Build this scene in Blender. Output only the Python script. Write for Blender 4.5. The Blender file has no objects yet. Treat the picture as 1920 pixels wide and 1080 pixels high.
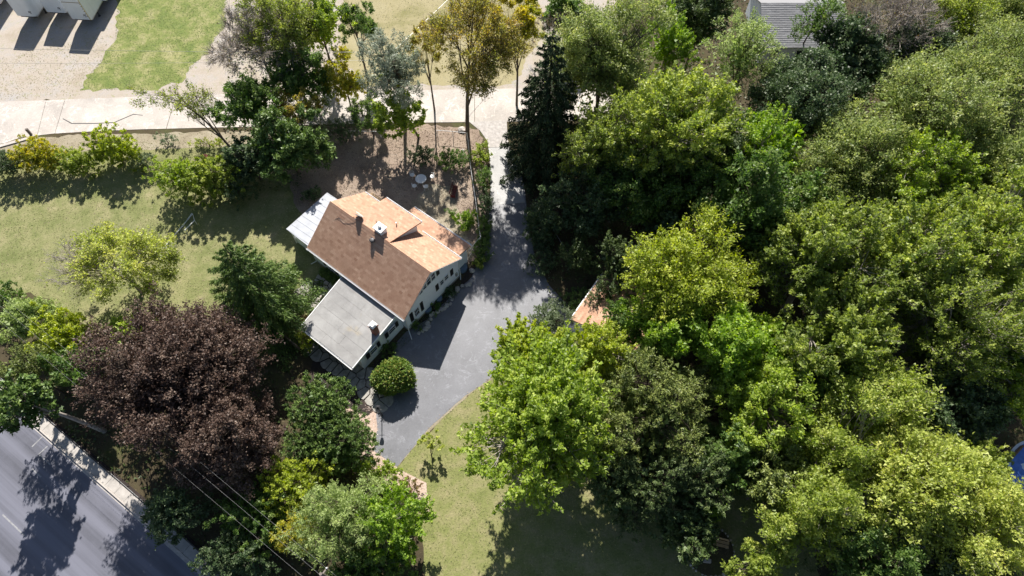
import bpy, bmesh, math, random
import numpy as np
from mathutils import Vector, Matrix
from mathutils.geometry import tessellate_polygon

rng = np.random.default_rng(7)
random.seed(7)
R = math.radians
# ------------------------------------------------------------------ camera
CAM_H, FPX, DEP = 60.0, 1300.0, 61.0
scene = bpy.context.scene
col = bpy.data.collections.new("place"); scene.collection.children.link(col)
cam_d = bpy.data.cameras.new("camera"); cam = bpy.data.objects.new("camera", cam_d)
scene.collection.objects.link(cam)
cam.location = (0, 0, CAM_H); cam.rotation_euler = (R(90 - DEP), 0, 0)
cam_d.sensor_width = 36; cam_d.lens = 36 * FPX / 1920; cam_d.clip_end = 3000; cam_d.clip_start = .5
scene.camera = cam
# ------------------------------------------------------------------ sky, sun, exposure
SUN_EL = 40; SHADOW_DIR = R(-85)
w = bpy.data.worlds.new("World"); scene.world = w; w.use_nodes = True
nt = w.node_tree; bg = nt.nodes["Background"]
sky = nt.nodes.new("ShaderNodeTexSky"); sky.sky_type = 'NISHITA'; sky.sun_disc = False
sky.sun_elevation = R(SUN_EL); sky.sun_rotation = R(-5)
nt.links.new(sky.outputs[0], bg.inputs[0]); bg.inputs[1].default_value = .054
sd_ = bpy.data.lights.new("sun", 'SUN'); sd_.energy = 5.0; sd_.angle = R(.55); sd_.color = (1, .955, .88)
sun = bpy.data.objects.new("sun", sd_); scene.collection.objects.link(sun)
_d = Vector((math.cos(SHADOW_DIR) * math.cos(R(SUN_EL)), math.sin(SHADOW_DIR) * math.cos(R(SUN_EL)), -math.sin(R(SUN_EL))))
sun.rotation_euler = _d.to_track_quat('-Z', 'Y').to_euler(); sun.location = (0, 60, 80)
scene.view_settings.view_transform = 'Standard'; scene.view_settings.look = 'None'
scene.view_settings.exposure = 0.95; scene.view_settings.gamma = 1; scene.view_settings.use_curve_mapping = False
scene.cycles.max_bounces = 6; scene.cycles.transparent_max_bounces = 4
scene.cycles.use_denoising = True

# survey: a spot seen from the drone -> a point at height h above the ground
_F = np.array([0, math.cos(R(DEP)), -math.sin(R(DEP))]); _U = np.array([0, math.sin(R(DEP)), math.cos(R(DEP))]); _X = np.array([1., 0, 0])
def G(px, py, h=0.):
    v = _F * FPX + _X * (px - 960) + _U * (540 - py)
    return np.array([0, 0, CAM_H]) + v * ((h - CAM_H) / v[2])
def depth(P): return float((P - np.array([0, 0, CAM_H])) @ _F)

# ------------------------------------------------------------------ helpers
def tag(o, label=None, cat=None, group=None, kind=None):
    if label: o["label"] = label
    if cat: o["category"] = cat
    if group: o["group"] = group
    if kind: o["kind"] = kind
    return o
def empty(name, loc=(0, 0, 0), rz=0):
    o = bpy.data.objects.new(name, None); col.objects.link(o); o.location = loc; o.rotation_euler = (0, 0, rz)
    o.empty_display_size = .3
    return o
def np_mesh(name, V, F, mat=None, smooth=False, tint=None):
    V = np.asarray(V, dtype=np.float32); F = np.asarray(F, dtype=np.int32); n = F.shape[1]
    me = bpy.data.meshes.new(name)
    me.vertices.add(len(V)); me.vertices.foreach_set("co", V.ravel())
    me.loops.add(F.size); me.loops.foreach_set("vertex_index", F.ravel())
    me.polygons.add(len(F)); me.polygons.foreach_set("loop_start", np.arange(0, F.size, n, dtype=np.int32))
    me.polygons.foreach_set("loop_total", np.full(len(F), n, dtype=np.int32))
    me.update(calc_edges=True)
    if tint is not None:
        a = me.attributes.new("tint", 'FLOAT', 'FACE'); a.data.foreach_set("value", np.asarray(tint, dtype=np.float32))
    me.polygons.foreach_set("use_smooth", np.full(len(F), bool(smooth)))
    if mat: me.materials.append(mat)
    return me
def link(name, me, parent=None):
    o = bpy.data.objects.new(name, me); col.objects.link(o); o.parent = parent
    return o
class MB:
    def __init__(s): s.v = []; s.f = []; s.t = []
    def add(s, vs, fs, t=.5):
        b = len(s.v); s.v += [tuple(map(float, x)) for x in vs]; s.f += [[b + i for i in f] for f in fs]; s.t += [t] * len(fs); return s
    def box(s, x0, x1, y0, y1, z0, z1, t=.5):
        return s.add([(x0,y0,z0),(x1,y0,z0),(x1,y1,z0),(x0,y1,z0),(x0,y0,z1),(x1,y0,z1),(x1,y1,z1),(x0,y1,z1)],
              [(3,2,1,0),(4,5,6,7),(0,1,5,4),(1,2,6,5),(2,3,7,6),(3,0,4,7)], t)
    def hexa(s, lo, hi, t=.5):   # quads lo[4] (bottom) and hi[4] (top)
        return s.add(list(lo) + list(hi), [(3,2,1,0),(4,5,6,7),(0,1,5,4),(1,2,6,5),(2,3,7,6),(3,0,4,7)], t)
    def slab(s, q, th, t=.5):    # q: 4 top corners, thickness straight down
        return s.hexa([(a[0], a[1], a[2] - th) for a in q], q, t)
    def prism(s, poly, z0, z1, t=.5):
        n = len(poly); vs = [(x, y, z0) for x, y in poly] + [(x, y, z1) for x, y in poly]
        return s.add(vs, [tuple(range(n))[::-1], tuple(range(n, 2*n))] + [(i, (i+1) % n, n + (i+1) % n, n + i) for i in range(n)], t)
    def bar(s, a, b, r, n=6, r2=None, t=.5):
        a = Vector(a); b = Vector(b); r2 = r if r2 is None else r2
        d = (b - a).normalized(); x = d.orthogonal().normalized(); y = d.cross(x)
        vs = [a + (x*math.cos(k*2*math.pi/n) + y*math.sin(k*2*math.pi/n))*r for k in range(n)] + \
             [b + (x*math.cos(k*2*math.pi/n) + y*math.sin(k*2*math.pi/n))*r2 for k in range(n)]
        return s.add(vs, [tuple(range(n))[::-1], tuple(range(n, 2*n))] + [(k, (k+1) % n, n + (k+1) % n, n + k) for k in range(n)], t)
    def lathe(s, prof, c=(0, 0, 0), n=16, t=.5):
        b = []
        for r, z in prof:
            b += [(c[0] + r*math.cos(2*math.pi*k/n), c[1] + r*math.sin(2*math.pi*k/n), c[2] + z) for k in range(n)]
        fs = [(i*n+k, i*n+(k+1) % n, (i+1)*n+(k+1) % n, (i+1)*n+k) for i in range(len(prof)-1) for k in range(n)]
        fs += [tuple(range(n))[::-1], tuple(range((len(prof)-1)*n, len(prof)*n))]
        return s.add(b, fs, t)
    def build(s, name, mat, parent=None, loc=None, rz=0, bevel=0, smooth=False):
        me = bpy.data.meshes.new(name); me.from_pydata(s.v, [], s.f)
        if len(set(s.t)) > 1:
            a = me.attributes.new("tint", 'FLOAT', 'FACE'); a.data.foreach_set("value", s.t)
        me.materials.append(mat)
        if bevel:
            bm = bmesh.new(); bm.from_mesh(me)
            bmesh.ops.bevel(bm, geom=bm.edges[:], offset=bevel, segments=2, affect='EDGES'); bm.to_mesh(me); bm.free()
        me.polygons.foreach_set("use_smooth", [bool(smooth)]*len(me.polygons))
        me.update()
        o = link(name, me, parent)
        if loc is not None: o.location = loc
        o.rotation_euler = (0, 0, rz)
        return o
def share(src, parent, loc=None, rz=None):
    o = src.copy(); col.objects.link(o); o.parent = parent
    if loc is not None: o.location = loc
    if rz is not None: o.rotation_euler = (0, 0, rz)
    return o

# ------------------------------------------------------------------ materials
class N:
    def __init__(s, name):
        s.m = bpy.data.materials.new(name); s.m.use_nodes = True; s.t = s.m.node_tree
        s.p = s.t.nodes["Principled BSDF"]; s.out = s.t.nodes["Material Output"]
        s.co = s.t.nodes.new("ShaderNodeTexCoord").outputs["Object"]
    def n(s, kind, **k):
        x = s.t.nodes.new("ShaderNode" + kind)
        for a, b in k.items():
            if a.startswith("i_"):
                x.inputs[a[2:].replace("_", " ")].default_value = b
            else: setattr(x, a, b)
        return x
    def l(s, a, b): s.t.links.new(a, b)
    def noise(s, scale, detail=4, rough=.6, dist=0, vec=None):
        x = s.n("TexNoise"); x.inputs["Scale"].default_value = scale; x.inputs["Detail"].default_value = detail
        x.inputs["Roughness"].default_value = rough; x.inputs["Distortion"].default_value = dist
        s.l(vec or s.co, x.inputs["Vector"]); return x.outputs["Fac"]
    def ramp(s, fac, stops):
        x = s.n("ValToRGB"); e = x.color_ramp.elements
        while len(e) < len(stops): e.new(.5)
        for i, (p, c) in enumerate(stops):
            e[i].position = p; e[i].color = (*c, 1) if len(c) == 3 else c
        s.l(fac, x.inputs[0]); return x.outputs[0]
    def mix(s, f, a, b, mode='MIX'):
        x = s.n("Mix", data_type='RGBA', blend_type=mode)
        for i, q in ((0, f), (6, a), (7, b)):
            if isinstance(q, (int, float)): x.inputs[i].default_value = q
            elif isinstance(q, tuple): x.inputs[i].default_value = (*q, 1)
            else: s.l(q, x.inputs[i])
        return x.outputs[2]
    def bump(s, h, strength=.3, dist=.05):
        b = s.n("Bump"); b.inputs["Strength"].default_value = strength; b.inputs["Distance"].default_value = dist
        s.l(h, b.inputs["Height"]); s.l(b.outputs[0], s.p.inputs["Normal"])
    def attr(s, name="tint"):
        a = s.n("Attribute"); a.attribute_name = name; return a.outputs["Fac"]
    def set(s, base=None, rough=.8, spec=.3, metal=0):
        if base is not None:
            if isinstance(base, tuple): s.p.inputs["Base Color"].default_value = (*base, 1)
            else: s.l(base, s.p.inputs["Base Color"])
        s.p.inputs["Roughness"].default_value = rough; s.p.inputs["Specular IOR Level"].default_value = spec
        s.p.inputs["Metallic"].default_value = metal; return s.m
def plain(name, c, rough=.7, spec=.3, metal=0, var=.25, scale=3.):
    q = N(name); f = q.noise(scale, 5)
    a = tuple(x*(1-var) for x in c); b = tuple(min(1, x*(1+var)) for x in c)
    return q.set(q.ramp(f, [(.3, a), (.7, b)]), rough, spec, metal)
def leaf_mat(name, cols, trans=.4, rough=.5, spec=.35):
    q = N(name); n = len(cols)
    if name.endswith('_leaf') and name not in ('purple_leaf', 'fallen_leaf'): cols = [(c[0]*1.1, c[1]*1.12, c[2]*1.15) for c in cols]
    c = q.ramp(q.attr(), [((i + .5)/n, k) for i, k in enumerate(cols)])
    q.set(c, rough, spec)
    tr = q.n("BsdfTranslucent"); hs = q.n("HueSaturation"); hs.inputs["Saturation"].default_value = 1.15; hs.inputs["Value"].default_value = 1.75
    q.l(c, hs.inputs["Color"]); q.l(hs.outputs[0], tr.inputs[0])
    mx = q.n("MixShader"); mx.inputs[0].default_value = trans
    q.l(q.p.outputs[0], mx.inputs[1]); q.l(tr.outputs[0], mx.inputs[2]); q.l(mx.outputs[0], q.out.inputs[0])
    return q.m
M = {}
def ground_mat(name, big, fine, rough=.95, fscale=9., bscale=.25, fmix=.5, mid=None, spec=.15, bump=.4):
    q = N(name)
    b = q.ramp(q.noise(bscale, 9, .68, .15), big)
    f = q.ramp(q.noise(fscale, 6, .75), fine)
    c = q.mix(fmix, b, f, 'OVERLAY')
    if mid:
        c = q.mix(q.ramp(q.noise(mid[0], 5, .7, .8), [(mid[1], (0,0,0)), (mid[1]+.12, (1,1,1))]), c, q.mix(fmix, mid[2], f, 'OVERLAY'))
    q.bump(q.noise(fscale*1.3, 5, .7), bump, .08)
    return q.set(c, rough, spec)
FINE = [(.25, (.15,.15,.15)), (.5, (.5,.5,.5)), (.75, (.85,.85,.85))]
FINE2 = [(.3, (.3,.3,.3)), (.5, (.5,.5,.5)), (.7, (.7,.7,.7))]
M['soil'] = ground_mat('forest_floor', [(.3, (.045,.037,.024)), (.5, (.075,.06,.035)), (.7, (.075,.085,.03))], FINE, mid=(2., .58, (.13,.105,.065)))
M['lawn'] = ground_mat('dry_lawn', [(.3, (.125,.145,.05)), (.45, (.18,.192,.078)), (.58, (.235,.228,.11)), (.72, (.31,.275,.16))], FINE, bscale=.5, fscale=6, mid=(2.2, .62, (.17,.18,.08)))
M['lawn_mid'] = ground_mat('patchy_lawn', [(.3, (.135,.155,.05)), (.45, (.19,.2,.075)), (.58, (.24,.225,.11)), (.72, (.3,.26,.15))], FINE, bscale=.55, fscale=6, mid=(2.2, .62, (.16,.18,.075)))
M['green'] = ground_mat('green_lawn', [(.34, (.12,.165,.045)), (.48, (.18,.21,.065)), (.56, (.26,.26,.11)), (.66, (.34,.31,.17))], FINE2, bscale=.4, fscale=5, mid=(.9, .6, (.26,.26,.13)))
M['straw'] = ground_mat('straw_lawn', [(.3, (.2,.19,.08)), (.5, (.32,.28,.16)), (.7, (.36,.32,.2))], FINE2, bscale=.2)
M['gravel'] = ground_mat('gravel_lot_surface', [(.3, (.33,.28,.22)), (.5, (.4,.35,.3)), (.7, (.37,.35,.34))], FINE2, bscale=.4, mid=(1.6, .56, (.3,.29,.17)))
M['litter'] = ground_mat('leaf_litter_surface', [(.3, (.19,.14,.11)), (.5, (.28,.215,.17)), (.7, (.36,.29,.23))], FINE, bscale=.3, fscale=8)
M['dirt'] = ground_mat('pale_dirt', [(.3, (.22,.18,.13)), (.5, (.3,.26,.19)), (.7, (.36,.32,.25))], FINE2, bscale=.5)
M['bed'] = ground_mat('gravel_bed_surface', [(.3, (.42,.31,.25)), (.7, (.52,.41,.34))], FINE, bscale=.6, fscale=11)
M['mulch'] = ground_mat('dark_mulch', [(.3, (.035,.03,.028)), (.7, (.06,.045,.04))], FINE, bscale=.6, fscale=10)
# asphalt
def asphalt(name, base, streak=0., rough=.62, spec=.5, crack=True, ang=0):
    q = N(name); f = q.noise(.35, 5, .6, .4); g = q.noise(18, 3, .7)
    a = tuple(x*.78 for x in base); b = tuple(x*1.16 for x in base)
    c = q.mix(.35, q.ramp(f, [(.3, a), (.7, b)]), q.ramp(g, FINE2), 'OVERLAY')
    if crack:
        vo = q.n("TexNoise"); vo.inputs["Scale"].default_value = .42; vo.inputs["Detail"].default_value = 6; vo.inputs["Roughness"].default_value = .68; vo.inputs["Distortion"].default_value = .9
        q.l(q.co, vo.inputs["Vector"])
        cr = q.ramp(vo.outputs["Fac"], [(.482, (0,0,0)), (.5, (1,1,1)), (.518, (0,0,0))])
        msk = q.ramp(q.noise(.8, 3), [(.45, (0,0,0)), (.58, (.8,.8,.8))])
        c = q.mix(q.mix(1., cr, msk, 'MULTIPLY'), c, tuple(min(1, x*1.9) for x in base))
    if crack:
        stn = q.ramp(q.noise(.55, 6, .75, .3), [(.6, (0,0,0)), (.72, (.45,.45,.45))])
        c = q.mix(stn, c, tuple(x*.55 for x in base))
        fine = q.ramp(q.noise(4.5, 5, .8), [(.4, (0,0,0)), (.75, (.35,.35,.35))]); c = q.mix(fine, c, tuple(min(1, x*1.5) for x in base))
    if streak:
        mp = q.n("Mapping"); mp.inputs["Rotation"].default_value = (0, 0, -ang); mp.inputs["Scale"].default_value = (.012, .55, 1)
        # rotate first: streaks run along the road
        mp.vector_type = 'TEXTURE'; mp.inputs["Rotation"].default_value = (0, 0, ang); mp.inputs["Scale"].default_value = (60, 1.3, 1)
        q.l(q.co, mp.inputs["Vector"])
        st = q.noise(1.0, 4, .6, 0, mp.outputs[0])
        c = q.mix(q.ramp(st, [(.42, (0,0,0)), (.62, (streak,)*3)]), c, tuple(min(1, x*1.55) for x in base))
    q.bump(q.noise(30, 3), .25, .02)
    return q.set(c, rough, spec)
M['drive'] = asphalt('driveway_asphalt', (.135,.137,.152), rough=.48, spec=.55)
M['drive_pale'] = asphalt('pale_asphalt', (.3,.295,.29), rough=.6)
M['road'] = asphalt('main_road_asphalt', (.098,.1,.125), streak=1., ang=R(-34.8), crack=False)
M['concrete'] = asphalt('pale_concrete', (.43,.39,.355), rough=.8, spec=.3, crack=True)
M['concrete_dark'] = plain('stained_concrete', (.40,.37,.35), .85)
M['sidewalk'] = plain('sidewalk_concrete', (.42,.39,.36), .85, var=.2, scale=1.5)
M['asph_dark'] = plain('joint_tar', (.05,.05,.05), .6)
M['paint'] = plain('worn_road_paint', (.27,.27,.28), .6, var=.3, scale=6)
M['white'] = plain('white_siding', (.84,.87,.92), .55, var=.03)
M['trim'] = plain('white_trim', (.8,.8,.8), .45, var=.04)
M['shutter'] = plain('black_shutter', (.02,.018,.02), .5)
M['glass'] = N('window_glass').set((.03,.04,.045), .08, .8)
M['metal'] = plain('grey_metal', (.45,.46,.47), .4, .5, .7)
M['dark'] = plain('dark_metal', (.05,.05,.055), .5, .4, .2)
M['steelw'] = plain('pale_steel', (.55,.55,.55), .4, .5, .3)
M['wood'] = plain('weathered_wood', (.25,.19,.14), .8)
M['wood_tan'] = plain('tan_deck_wood', (.42,.29,.17), .75, var=.25)
M['wood_dk'] = plain('dark_brown_wood', (.13,.085,.055), .8)
M['pole'] = plain('pole_wood', (.2,.17,.15), .85)
M['bark'] = plain('grey_brown_bark', (.12,.095,.075), .9, var=.4)
M['bark_pale'] = plain('pale_grey_bark', (.33,.29,.26), .85, var=.35)
M['bark_dark'] = plain('dark_bark', (.06,.045,.035), .9, var=.4)
M['stone'] = plain('flagstone', (.33,.31,.28), .8, var=.35, scale=2.5)
M['rock'] = plain('pale_rock', (.42,.38,.35), .85, var=.3)
M['blue'] = plain('blue_cover', (.07,.17,.5), .5, .5, var=.2)
def brick_mat():
    q = N('red_brick'); b = q.n("TexBrick"); q.l(q.co, b.inputs["Vector"])
    b.inputs["Scale"].default_value = 1; b.inputs["Brick Width"].default_value = .21; b.inputs["Row Height"].default_value = .075; b.inputs["Mortar Size"].default_value = .008
    b.inputs["Color1"].default_value = (.25,.07,.05,1); b.inputs["Color2"].default_value = (.17,.05,.04,1); b.inputs["Mortar"].default_value = (.3,.26,.24,1)
    return q.set(b.outputs[0], .85)
M['brick'] = brick_mat()
def shingle_mat(name, c0, c1, c2):
    q = N(name); c = q.ramp(q.attr(), [(.0, c0), (.5, c1), (1., c2)])
    c = q.mix(.3, c, q.ramp(q.noise(25, 4, .7), FINE2), 'OVERLAY')
    c = q.mix(q.ramp(q.noise(.35, 4, .6), [(.45, (0,0,0)), (.7, (.35,.35,.35))]), c, tuple(x*.72 for x in c1))
    return q.set(c, .9, .2)
M['shingle'] = shingle_mat('brown_shingle', (.35,.19,.125), (.47,.285,.195), (.57,.385,.275))
M['shingle_grey'] = shingle_mat('grey_shingle', (.24,.24,.25), (.32,.32,.33), (.4,.4,.41))
def sheet_mat():
    q = N('grey_roll_roofing'); c = q.ramp(q.noise(.6, 6, .65, .5), [(.3, (.22,.215,.213)), (.55, (.29,.285,.28)), (.75, (.355,.35,.345))])
    c = q.mix(.25, c, q.ramp(q.noise(14, 4, .7), FINE2), 'OVERLAY')
    c = q.mix(q.ramp(q.noise(.45, 5, .7), [(.6, (0,0,0)), (.72, (.5,.5,.5))]), c, (.36,.3,.2))
    return q.set(c, .75, .3)
M['sheet'] = sheet_mat()
M['porch_roof'] = plain('pale_metal_roof', (.33,.345,.38), .5, .5, var=.15, scale=1.2)

# ------------------------------------------------------------------ flat ground sheets
def ragged(poly, amp, step=.5, smooth=1):
    out = []
    n = len(poly)
    for i in range(n):
        a = np.array(poly[i][:2]); b = np.array(poly[(i+1) % n][:2]); L = np.linalg.norm(b - a); k = max(1, int(L/step))
        d = (b - a)/max(L, 1e-6); nn = np.array([-d[1], d[0]])
        for j in range(k):
            q = a + (b - a)*j/k
            ph = math.sin(q[0]*1.7 + q[1]*.9) + math.sin(q[0]*.53 - q[1]*1.31 + 2) + .7*math.sin(q[0]*3.9 + q[1]*4.7)
            out.append(q + nn*(amp*ph*.4 + rng.normal(0, amp*.25)))
    return [tuple(q) for q in out]
def sheet(name, poly, z, mat, amp=0., parent=None, kind='structure', label=None, thick=0):
    if amp: poly = ragged(poly, amp)
    vs = [Vector((q[0], q[1], z)) for q in poly]
    tris = tessellate_polygon([vs])
    me = bpy.data.meshes.new(name); me.from_pydata(vs, [], [tuple(t) for t in tris])
    bm = bmesh.new(); bm.from_mesh(me); bmesh.ops.recalc_face_normals(bm, faces=bm.faces)
    if bm.faces and sum(f.normal.z for f in bm.faces) < 0: bmesh.ops.reverse_faces(bm, faces=bm.faces)
    if thick:
        r = bmesh.ops.extrude_face_region(bm, geom=bm.faces[:]); vv = [g for g in r['geom'] if isinstance(g, bmesh.types.BMVert)]
        bmesh.ops.translate(bm, verts=vv, vec=(0, 0, thick))
    bm.to_mesh(me); bm.free(); me.materials.append(mat)
    o = link(name, me, parent)
    if kind and parent is None: o["kind"] = kind
    if label: o["label"] = label
    return o
def PG(*pts): return [tuple(G(x, y)[:2]) for x, y in pts]
def inside(poly, P):
    x, y = P[:, 0], P[:, 1]; c = np.zeros(len(P), bool); n = len(poly)
    for i in range(n):
        x0, y0 = poly[i]; x1, y1 = poly[i-1]
        m = ((y0 > y) != (y1 > y)) & (x < (x1-x0)*(y-y0)/((y1-y0) if abs(y1-y0) > 1e-9 else 1e-9) + x0)
        c ^= m
    return c

me = bpy.data.meshes.new('ground'); s_ = 900
me.from_pydata([(-s_,-s_,0),(s_,-s_,0),(s_,s_,0),(-s_,s_,0)], [], [(0,1,2,3)]); me.materials.append(M['soil'])
tag(link('ground', me), kind='structure')
P_lawnL = PG((-260,330),(-40,292),(120,270),(430,262),(520,300),(600,380),(580,450),(640,540),(560,640),(470,690),(330,650),(200,640),(90,560),(0,540),(-260,620))
sheet('lawn', P_lawnL, .004, M['lawn'], .35)
P_lawnC = PG((742,880),(800,810),(872,744),(930,700),(1060,660),(1300,760),(1500,900),(1560,1160),(700,1200),(800,1080),(790,1000),(770,930))
sheet('lawn', P_lawnC, .004, M['lawn_mid'], .25)
P_lot = PG((-420,-60),(1160,-60),(1160,160),(950,176),(560,178),(400,178),(270,184),(85,190),(-400,200))
sheet('gravel_lot', P_lot, .004, M['gravel'], .3)
P_green = PG((232,-60),(436,-60),(420,50),(385,100),(340,150),(285,168),(150,170),(175,130),(215,80),(220,20))
sheet('lawn', P_green, .008, M['green'], .4)
P_straw = PG((640,-60),(1000,-60),(1020,60),(960,160),(700,160),(640,120))
sheet('lawn', P_straw, .008, M['straw'], .4)
P_verge = PG((-260,300),(30,262),(110,256),(260,250),(430,247),(620,242),(600,300),(430,275),(120,284),(-40,305))
sheet('verge', P_verge, .008, M['dirt'], .2)
P_lit = PG((500,262),(610,240),(760,236),(900,240),(912,300),(912,400),(900,470),(860,520),(700,470),(560,400),(540,330))
sheet('leaf_litter', P_lit, .012, M['litter'], .3)
P_dirt = PG((800,345),(850,350),(870,430),(890,470),(870,500),(800,430),(770,385))
sheet('dirt_patch', P_dirt, .016, M['dirt'], .25)

# concrete road at the top, slab by slab, with its apron
road_top = empty('road', (0, 0, 0)); tag(road_top, kind='structure')
def ylo(x): return float(np.interp(x, [-420, 0, 40, 110, 260, 430, 600, 820, 1160], [300, 272, 258, 250, 243, 239, 234, 230, 226]))
def yhi(x): return float(np.interp(x, [-420, 0, 85, 270, 400, 560, 950, 1160], [200, 191, 188, 181, 177, 173, 166, 163]))
joints = [(-420, -400), (-200, -190), (-70,-82), (87, 70), (122, 103), (330,312), (470, 452), (610, 600), (750, 745), (890, 890), (1030, 1035), (1160, 1165)]
for (t0, b0), (t1, b1) in zip(joints[:-1], joints[1:]):
    xs = np.linspace(0, 1, 6)
    top = [G(t0 + (t1-t0)*k, yhi(t0 + (t1-t0)*k)) for k in xs]; bot = [G(b0 + (b1-b0)*k, ylo(b0 + (b1-b0)*k)) for k in xs]
    A = np.array([q[:2] for q in top + bot[::-1]])
    c = A.mean(0); A = A + (c - A)/np.maximum(np.linalg.norm(c - A, axis=1)[:, None], .1)*.03
    sheet('slab', [tuple(q) for q in A], .03, M['concrete'], 0, road_top, None, thick=-.028)
for nm, pl in (('tar_line', PG((118,222),(135,231),(180,231),(215,229),(250,214),(268,216),(268,217),(250,215.5),(215,230.5),(180,232.5),(134,232.5),(118,223.5))),):
    sheet('tar_crack', pl, .036, M['asph_dark'], 0, road_top, None)
kb = MB()
for x0, x1 in ((-300,-100),(-100,0),(0,55)):
    a, b = G(x0, ylo(x0)+1)[:2], G(x1, ylo(x1)+1)[:2]; d = (b-a)/np.linalg.norm(b-a); n = np.array([d[1], -d[0]])*.35
    kb.hexa([(*a,.005),(*(a+n),.005),(*(b+n),.005),(*b,.005)][::-1], [(*a,.12),(*(a+n),.12),(*(b+n),.12),(*b,.12)][::-1])
kb.build('kerb', M['concrete'], road_top)

# driveway
P_apron = PG((880,229),(950,226),(952,262),(957,276),(916,277),(912,262),(900,245))
sheet('driveway_apron', P_apron, .034, M['concrete_dark'], 0)
P_drive = PG((916,277),(957,276),(966,300),(982,335),(990,420),(1003,480),(1030,535),(1060,568),(1082,590),(1100,640),(1050,680),(985,682),(930,702),(872,742),(835,775),(800,808),(745,875),(700,845),(708,805),(705,775),(725,752),(735,740),(722,700),(745,640),(762,622),(800,600),(850,552),(884,520),(893,500),(906,470),(915,420),(920,350),(919,300))
sheet('driveway', P_drive, .02, M['drive'], .035)
P_pale = PG((917.5,277.5),(956.5,276.5),(966,300),(980,335),(984,380),(919,385),(920,340),(918.5,300))
sheet('driveway_pale_surface', P_pale, .026, M['drive_pale'], 0)  # paler asphalt over the upper stretch of the driveway
P_edge1 = PG((742,880),(800,812),(835,780),(872,747),(930,706),(928,700),(870,738),(798,802),(740,873))
sheet('soil_strip', P_edge1, .012, M['dirt'], .12)
P_bed = PG((640,760),(676,690),(700,720),(712,760),(712,800),(705,840),(745,878),(800,905),(805,960),(700,900),(650,820))
sheet('gravel_bed', P_bed, .014, M['bed'], .06)
P_m1 = PG((583,690),(600,640),(690,692),(765,620),(860,535),(880,500),(905,490),(893,505),(884,522),(850,554),(800,602),(762,624),(745,645),(728,680),(760,700),(745,745),(722,752),(712,762),(690,780),(640,760),(580,720))
sheet('planting_bed', P_m1, .017, M['mulch'], .05)

# main road bottom-left
RA = G(80, 780)[:2]; RD = np.array([math.cos(R(-34.8)), math.sin(R(-34.8))]); RN = np.array([RD[1], -RD[0]])   # RN points to the carriageway
def rp(s, n): q = RA + RD*s + RN*n; return (q[0], q[1])
def band(name, n0, n1, z, mat, s0=-60, s1=60, th=0, parent=None):
    m = MB(); q = [(*rp(s0,n0), z), (*rp(s1,n0), z), (*rp(s1,n1), z), (*rp(s0,n1), z)][::-1]
    if th: m.slab(q, th)
    else: m.add(q, [(0,1,2,3)])
    o = m.build(name, mat, parent)
    if parent is None: o['kind'] = 'structure'
    return o
mr = band('main_road', 1.1, 16, .012, M['road'])
walk = empty('sidewalk'); tag(walk, kind='structure')
for k in range(-22, 34):
    m = MB(); s0 = k*1.2; g = .012
    m.slab([(*rp(s0+g,0.0), .12+.004*rng.random()), (*rp(s0+g,.85), .12), (*rp(s0+1.2-g,.85), .12), (*rp(s0+1.2-g,0.0), .12)], .11)
    m.build('slab', M['sidewalk'], walk)
band('kerb', .86, 1.0, .15, M['concrete'], th=.14, parent=walk)
band('gutter', 1.0, 1.2, .02, M['concrete_dark'], parent=walk)
band('edge_strip', -.35, 0, .06, M['mulch'], th=.05, parent=walk)
pip = MB(); 
for k in range(-18, 30, 3): pip.bar((*rp(k*1.2, -.1), .17), (*rp(k*1.2+3.6, -.1), .17), .05)
po = pip.build('edging_pipe', M['dark']); tag(po, 'long dark pipe edging laid along the back of the roadside sidewalk', 'edging')
def mark(name, s0, s1, n0, n1): band(name, n0, n1, .018, M['paint'], s0, s1, 0, mr)
q0 = None
def to_sn(px, py): q = G(px, py)[:2] - RA; return float(q@RD), float(q@RN)
for (a, b) in (((60,879),(75,889)),):
    s0, n0 = to_sn(*a); s1, n1 = to_sn(*b); mark('lane_dash', s0, s1+.3, n0-.06, n0+.06)
s0, n0 = to_sn(73, 852); mark('parking_mark', s0, s0+1.6, n0-.05, n0+.05); mark('parking_mark', s0-.05, s0+.06, n0-.9, n0+.05)
s0, n0 = to_sn(60, 838); mark('parking_mark', s0-.06, s0+.05, n0-1.2, n0)
s0, n0 = to_sn(5, 965); mark('lane_dash', s0, s0+3, n0-.06, n0+.06)

# ------------------------------------------------------------------ THE HOUSE
HO = G(766.4, 619.2); HA = R(-38)
house = empty('house', tuple(HO), HA)
tag(house, 'white two-storey house with brown shingle gable roof and low flat-roofed grey wing', 'house')
EH, RV, RH, BE = 2.85, 3.86, 5.92, 3.2        # front eave height, ridge v, ridge height, back eave height
def zf(v): return EH + (RH-EH)*(v+.25)/(RV+.25)
def zb(v): return RH - (RH-BE)*(v-RV)/(7.85-RV)
# main body
m = MB(); prof = [(0,0),(7.5,0),(7.5,zb(7.5)-.14),(RV,RH-.16),(0,zf(0)-.14)]
n = len(prof); vs = [(0-12.4, a, b) for a, b in prof] + [(0., a, b) for a, b in prof]
m.add(vs, [tuple(range(n)), tuple(range(n,2*n))[::-1]] + [(i, i+n, (i+1) % n + n, (i+1) % n) for i in range(n)])
m.build('wall', M['white'], house)
fnd = MB(); fnd.box(-12.43,.03,-.03,7.53,0,.28); fnd.build('foundation', M['concrete_dark'], house)
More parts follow.
